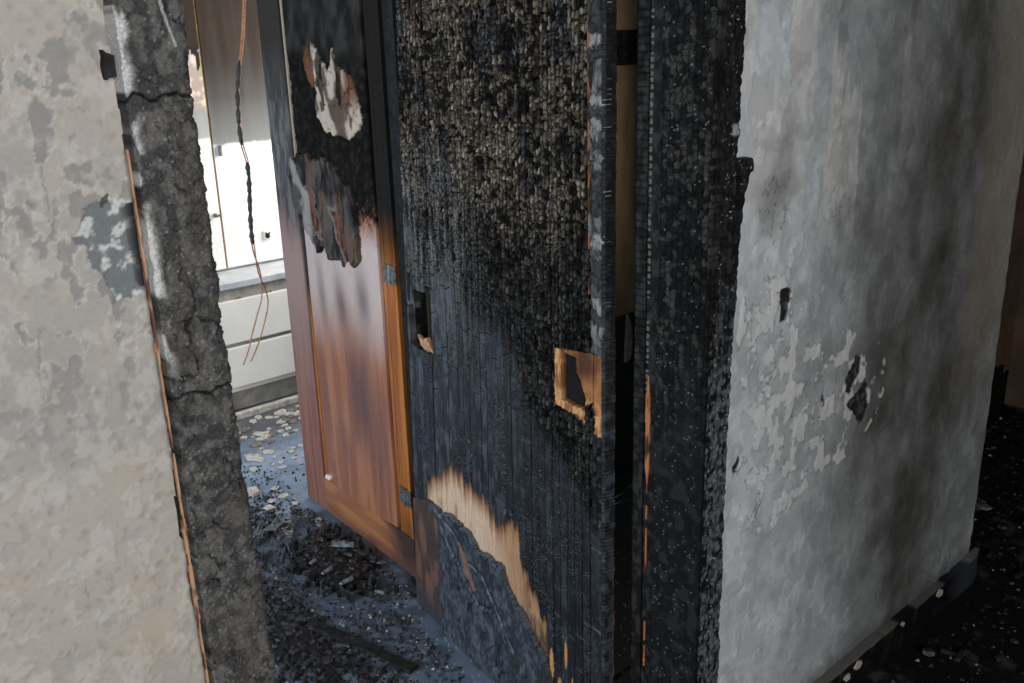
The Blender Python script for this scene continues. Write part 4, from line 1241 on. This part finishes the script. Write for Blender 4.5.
def lump_mesh(name, L, W, H, mat, seed):
    r = random.Random(seed)
    vs = []; fs = []
    n = 6
    rings = [(-0.5, 0.55), (-0.42, 0.95), (0.05, 1.0), (0.44, 0.85), (0.5, 0.5)]
    for (s, k) in rings:
        for i in range(n):
            a = 2 * math.pi * (i + 0.3 * r.random()) / n
            q = k * (0.75 + 0.4 * r.random())
            vs.append((L * (s + 0.08 * (r.random() - .5)), 0.5 * W * q * math.cos(a), 0.5 * H * (1 + q * math.sin(a))))
    for j in range(len(rings) - 1):
        for i in range(n):
            fs.append([j * n + i, j * n + (i + 1) % n, (j + 1) * n + (i + 1) % n, (j + 1) * n + i])
    fs.append([i for i in range(n)][::-1]); fs.append([(len(rings) - 1) * n + i for i in range(n)])
    zmin = min(v[2] for v in vs)
    me = bpy.data.meshes.new(name)
    me.from_pydata([(x, y, z - zmin) for x, y, z in vs], [], fs)
    me.materials.append(mat)
    return me


def chip_mesh(name, R, T, mat, seed):
    r = random.Random(seed)
    n = r.choice((5, 6, 7))
    pl = [(R * (0.65 + 0.5 * r.random()) * math.cos(2 * math.pi * (i + 0.4 * r.random()) / n), 0.75 * R * (0.65 + 0.5 * r.random()) * math.sin(2 * math.pi * (i + 0.4 * r.random()) / n)) for i in range(n)]
    tilt = r.uniform(-0.10, 0.10)
    vs = [(x, y, 0) for x, y in pl] + [(x * 0.93, y * 0.93, T + max(0, tilt * x)) for x, y in pl]
    fs = [list(range(n))[::-1], [n + i for i in range(n)]] + [[i, (i + 1) % n, n + (i + 1) % n, n + i] for i in range(n)]
    me = bpy.data.meshes.new(name)
    me.from_pydata(vs, [], fs)
    me.materials.append(mat)
    return me


LUMPS = [lump_mesh('charcoal_lump', L, W, H, M_CHUNK, i) for i, (L, W, H) in enumerate(((0.05, 0.028, 0.022), (0.04, 0.03, 0.024), (0.07, 0.025, 0.02), (0.034, 0.028, 0.018), (0.055, 0.035, 0.028), (0.045, 0.02, 0.018)))]
CHIPS = [chip_mesh('plaster_chip', R, T, M_CHIP, 40 + i) for i, (R, T) in enumerate(((0.030, 0.005), (0.024, 0.006), (0.036, 0.005), (0.020, 0.004), (0.042, 0.006)))]
DCHIPS = [chip_mesh('sooted_chip', R, T, M_CHIPDARK, 60 + i) for i, (R, T) in enumerate(((0.030, 0.006), (0.024, 0.006), (0.038, 0.007)))]
ASHES = [lump_mesh('ash_lump', L, W, H, M_ASH, 80 + i) for i, (L, W, H) in enumerate(((0.05, 0.022, 0.016), (0.038, 0.026, 0.016), (0.03, 0.02, 0.012)))]


def heap_h(x, y):
    """height of the debris mound beside the brown door"""
    d = np.exp(-(((x - 1.27 - 0.10 * (y - 2.3)) / 0.13) ** 2 + ((y - 2.33) / 0.26) ** 2))
    return 0.028 * d


placed = []


def put(me, x, y, label, cat, group, z=0.0005, s=1.0, roll=0.0):
    o = bpy.data.objects.new(me.name, me)
    C.objects.link(o)
    o.location = (x, y, z)
    o.rotation_euler = (roll, roll * 0.6, rd.uniform(0, 6.283))
    o.scale = (s, s, s)
    tag(o, label, cat, group)
    placed.append((x, y))
    return o


# mound of fine black debris (nobody could count it)
def heap_fn(u, v):
    hb = heap_h(u, v)
    f1, f2, cid = worley(u * 75, v * 75, 901)
    n = fbm(u * 60, v * 60, 903)
    m2 = 0.85 * np.exp(-(((u - 1.00) / 0.13) ** 2 + ((v - 2.05) / 0.35) ** 2)) + 0.45 * np.exp(-(((u - 1.20) / 0.10) ** 2 + ((v - 2.75) / 0.2) ** 2))
    cover = np.maximum(hb / 0.028, m2) + 0.42 * (fbm(u * 14, v * 14, 905) - .5) + 0.5 * (cid - .5)
    mask = cover > 0.52
    h = hb + 0.008 * cid * (1 - f1) + 0.006 * n + 0.0015
    col = mixc(solid(u.shape, (0.010, 0.010, 0.011)), rgb(0.05, 0.053, 0.06), sst(0.55, 0.9, cid) * sst(0.4, 0.6, n))
    return dict(h=h, col=col, mask=mask, rough=0.4 + 0.3 * n, back=np.full(u.shape, 0.0005))


hp = relief('debris_mound', seq((0.80, 1.46, 0.004)), seq((1.55, 2.95, 0.004)), heap_fn, (0, 0, 0), X, Y, Z, M_CHAR, back=0.0, smooth=False)
tag(hp, 'mound of fine black burnt debris on the blue floor by the brown door', 'debris', kind='stuff')


def near_line_ok(x, y):
    bx = 1.458 + (y - 2.796) * 0.0641          # brown door
    dx = 1.2114 + (y - 1.1493) * 0.1584        # charred door
    return x < (bx if y > 2.0 else dx) - 0.045


n_l = 0
while n_l < 150:
    if rd.random() < 0.68:
        x = rd.gauss(1.27, 0.12); y = rd.gauss(2.33, 0.26)
    elif rd.random() < 0.6:
        x = rd.uniform(0.85, 1.12); y = rd.uniform(1.65, 2.5)
    else:
        x = rd.uniform(0.95, 1.4); y = rd.uniform(1.6, 2.9)
    if not near_line_ok(x, y) or y < 1.55: continue
    z = float(heap_h(np.array(x), np.array(y)))
    if math.hypot((x - 1.27) / 0.2, (y - 2.33) / 0.36) < 1:
        lab, grp = 'lump of black charcoal in the dark mound at the foot of the brown door', 'charcoal lumps in the mound'
    elif y > 2.5:
        lab, grp = 'lump of black charcoal on the blue floor beyond the mound, towards the drawers', 'charcoal lumps beyond the mound'
    elif x < 1.14:
        lab, grp = 'lump of black charcoal on the blue floor close to the left door casing', 'charcoal lumps by the left casing'
    else:
        lab, grp = 'lump of black charcoal on the blue floor before the foot of the charred door', 'charcoal lumps before the charred door'
    put(rd.choice(LUMPS), x, y, lab, 'charcoal', grp, z + (0.004 if z > 0.008 else 0.0005), rd.uniform(0.32, 0.72), rd.uniform(-0.3, 0.3) if z > 0.008 else 0)
    n_l += 1
for _ in range(22):
    x = rd.gauss(1.25, 0.13); y = rd.gauss(2.35, 0.28)
    if not near_line_ok(x, y): continue
    z = float(heap_h(np.array(x), np.array(y)))
    put(rd.choice(ASHES), x, y, 'small grey ash-coated lump in the black debris by the brown door', 'ash lump', 'ash-coated lumps by the brown door', z + 0.012, rd.uniform(0.6, 1.0), 0.15)
# pale chips of fallen plaster
n_c = 0
while n_c < 92:
    if n_c < 72:
        x = rd.uniform(1.42, 1.95); y = rd.uniform(3.02, 3.62)
        if x < 1.42 + (y - 3.0) * 0.15 and rd.random() < .8: continue
        if rd.random() > 0.35 + 0.9 * (y - 3.0): continue
    else:
        x = rd.uniform(1.12, 1.5); y = rd.uniform(2.6, 3.3)
    if not (near_line_ok(x, y) or y > 2.9): continue
    if min([1] + [math.hypot(x - a, y - b) for a, b in placed[-60:]]) < 0.026: continue
    put(rd.choice(CHIPS), x, y, 'pale chip of fallen plaster on the blue floor near the drawers', 'plaster chip', 'pale plaster chips on the blue floor', 0.0012, rd.uniform(0.5, 0.95))
    n_c += 1
for _ in range(30):
    put(rd.choice(DCHIPS), rd.uniform(1.5, 2.1), rd.uniform(3.32, 3.62), 'sooted brown chip of plaster at the foot of the drawers', 'plaster chip', 'sooted chips at the foot of the drawers', 0.0012, rd.uniform(0.6, 1.0))
# debris in the dark corridor
n_l = 0
while n_l < 70:
    x = rd.uniform(2.0, 3.8); y = rd.uniform(0.55, 1.36)
    if x < 2.66 and y > 0.86: continue
    put(rd.choice(LUMPS), x, y, 'lump of black charcoal on the dark corridor floor past the grey wall', 'charcoal', 'charcoal lumps on the corridor floor', 0.0, rd.uniform(0.35, 0.8))
    n_l += 1
n_l = 0
while n_l < 22:
    x = rd.uniform(2.0, 3.6); y = rd.uniform(0.55, 1.3)
    if x < 2.66 and y > 0.86: continue
    put(rd.choice(DCHIPS), x, y, 'small dusty chip on the dark corridor floor past the grey wall', 'plaster chip', 'dusty chips on the corridor floor', 0.001, rd.uniform(0.15, 0.38))
    n_l += 1
put(chip_mesh('plaster_chip', 0.048, 0.008, M_CHIP, 97), 1.325, 2.975, 'largest pale plaster chip, on the blue floor right beside the left door casing', 'plaster chip', None, 0.002)
put(chip_mesh('plaster_chip', 0.035, 0.006, M_ASH, 99), 3.05, 1.09, 'single pale chip on the black corridor floor just past the wall end', 'plaster chip', None, 0.003)


def stick(name, a, b, w, h, mat, label, cat):
    a = Vector(a); b = Vector(b)
    d = (b - a).normalized(); s = d.cross(Vector((0, 0, 1)))
    pts = [a.lerp(b, i / 5) for i in range(6)]
    m = MB()
    bi = len(m.v)
    r = random.Random(3)
    for p in pts:
        for (k, zz) in ((-1, 0), (1, 0), (0.8, 1), (-0.8, 1)):
            m.v.append(p + s * k * w * 0.5 * (0.8 + 0.4 * r.random()) + Vector((0, 0, zz * h * (0.75 + 0.5 * r.random()))))
    for i in range(5):
        for k in range(4):
            m.f.append([i * 4 + k, i * 4 + (k + 1) % 4, (i + 1) * 4 + (k + 1) % 4, (i + 1) * 4 + k])
    m.f.append([3, 2, 1, 0]); m.f.append([20, 21, 22, 23])
    return tag(m.build(name, mat), label, cat)


stick('charred_lath', (1.060, 2.10, 0.001), (1.150, 1.73, 0.001), 0.035, 0.012, M_BLACK, 'long flat black charred lath lying on the blue floor before the open door', 'lath')
stick('burnt_stick', (1.295, 2.36, 0.050), (1.345, 2.31, 0.047), 0.016, 0.012, M_ASH, 'pale grey burnt stick on top of the debris mound', 'stick')
stick('burnt_plank', (3.02, 0.93, 0.002), (3.35, 0.94, 0.002), 0.055, 0.016, M_CHUNK, 'bluish burnt plank lying on the corridor floor past the wall end', 'plank')

# fine litter: thousands of crumbs, joined
vs = []; fs = []
ncr = 0
while ncr < 5200:
    if rd.random() < 0.75:
        x = rd.uniform(0.8, 1.45) if rd.random() < .5 else rd.gauss(1.2, 0.18)
        y = rd.uniform(1.45, 3.2) if rd.random() < .6 else rd.gauss(2.3, 0.4)
        if y < 1.4 or y > 3.5 or not (near_line_ok(x, y) or y > 2.9): continue
    else:
        x = rd.uniform(1.9, 3.9); y = rd.uniform(0.45, 1.38)
        if x < 2.66 and y > 0.88: continue
    if x < 1.6 and float(heap_h(np.array(x), np.array(y))) > 0.010: continue
    if abs((x - 1.060) * 0.972 + (y - 2.10) * 0.236) < 0.030 and 1.70 < y < 2.13: continue
    if 3.0 < x < 3.37 and 0.88 < y < 0.99: continue
    s = rd.uniform(0.003, 0.010); b = len(vs)
    z = float(heap_h(np.array(x), np.array(y))) if x < 1.6 else 0.0
    a = rd.uniform(0, 6.28)
    for k in range(3):
        vs.append((x + s * math.cos(a + 2.1 * k) * rd.uniform(.5, 1.2), y + s * math.sin(a + 2.1 * k) * rd.uniform(.5, 1.2), z + 0.0006))
    vs.append((x + s * .3 * rd.random(), y + s * .3 * rd.random(), z + s * rd.uniform(0.5, 1.0)))
    fs += [[b, b + 1, b + 3], [b + 1, b + 2, b + 3], [b + 2, b, b + 3], [b + 2, b + 1, b]]
    ncr += 1
me = bpy.data.meshes.new('fine_litter')
me.from_pydata(vs, [], fs)
M_LITTER, nt, b_ = new_mat('burnt_crumbs')
gm = N(nt, 'ShaderNodeNewGeometry'); cr = N(nt, 'ShaderNodeValToRGB')
cr.color_ramp.elements[0].position = 0.90; cr.color_ramp.elements[0].color = (0.012, 0.012, 0.013, 1)
cr.color_ramp.elements[1].position = 1.0; cr.color_ramp.elements[1].color = (0.40, 0.39, 0.38, 1)
nt.links.new(gm.outputs['Random Per Island'], cr.inputs[0]); nt.links.new(cr.outputs[0], b_.inputs['Base Color'])
b_.inputs['Roughness'].default_value = 0.6
tag(link('fine_litter', me, M_LITTER), 'fine burnt crumbs scattered over the floors', 'debris', kind='stuff')
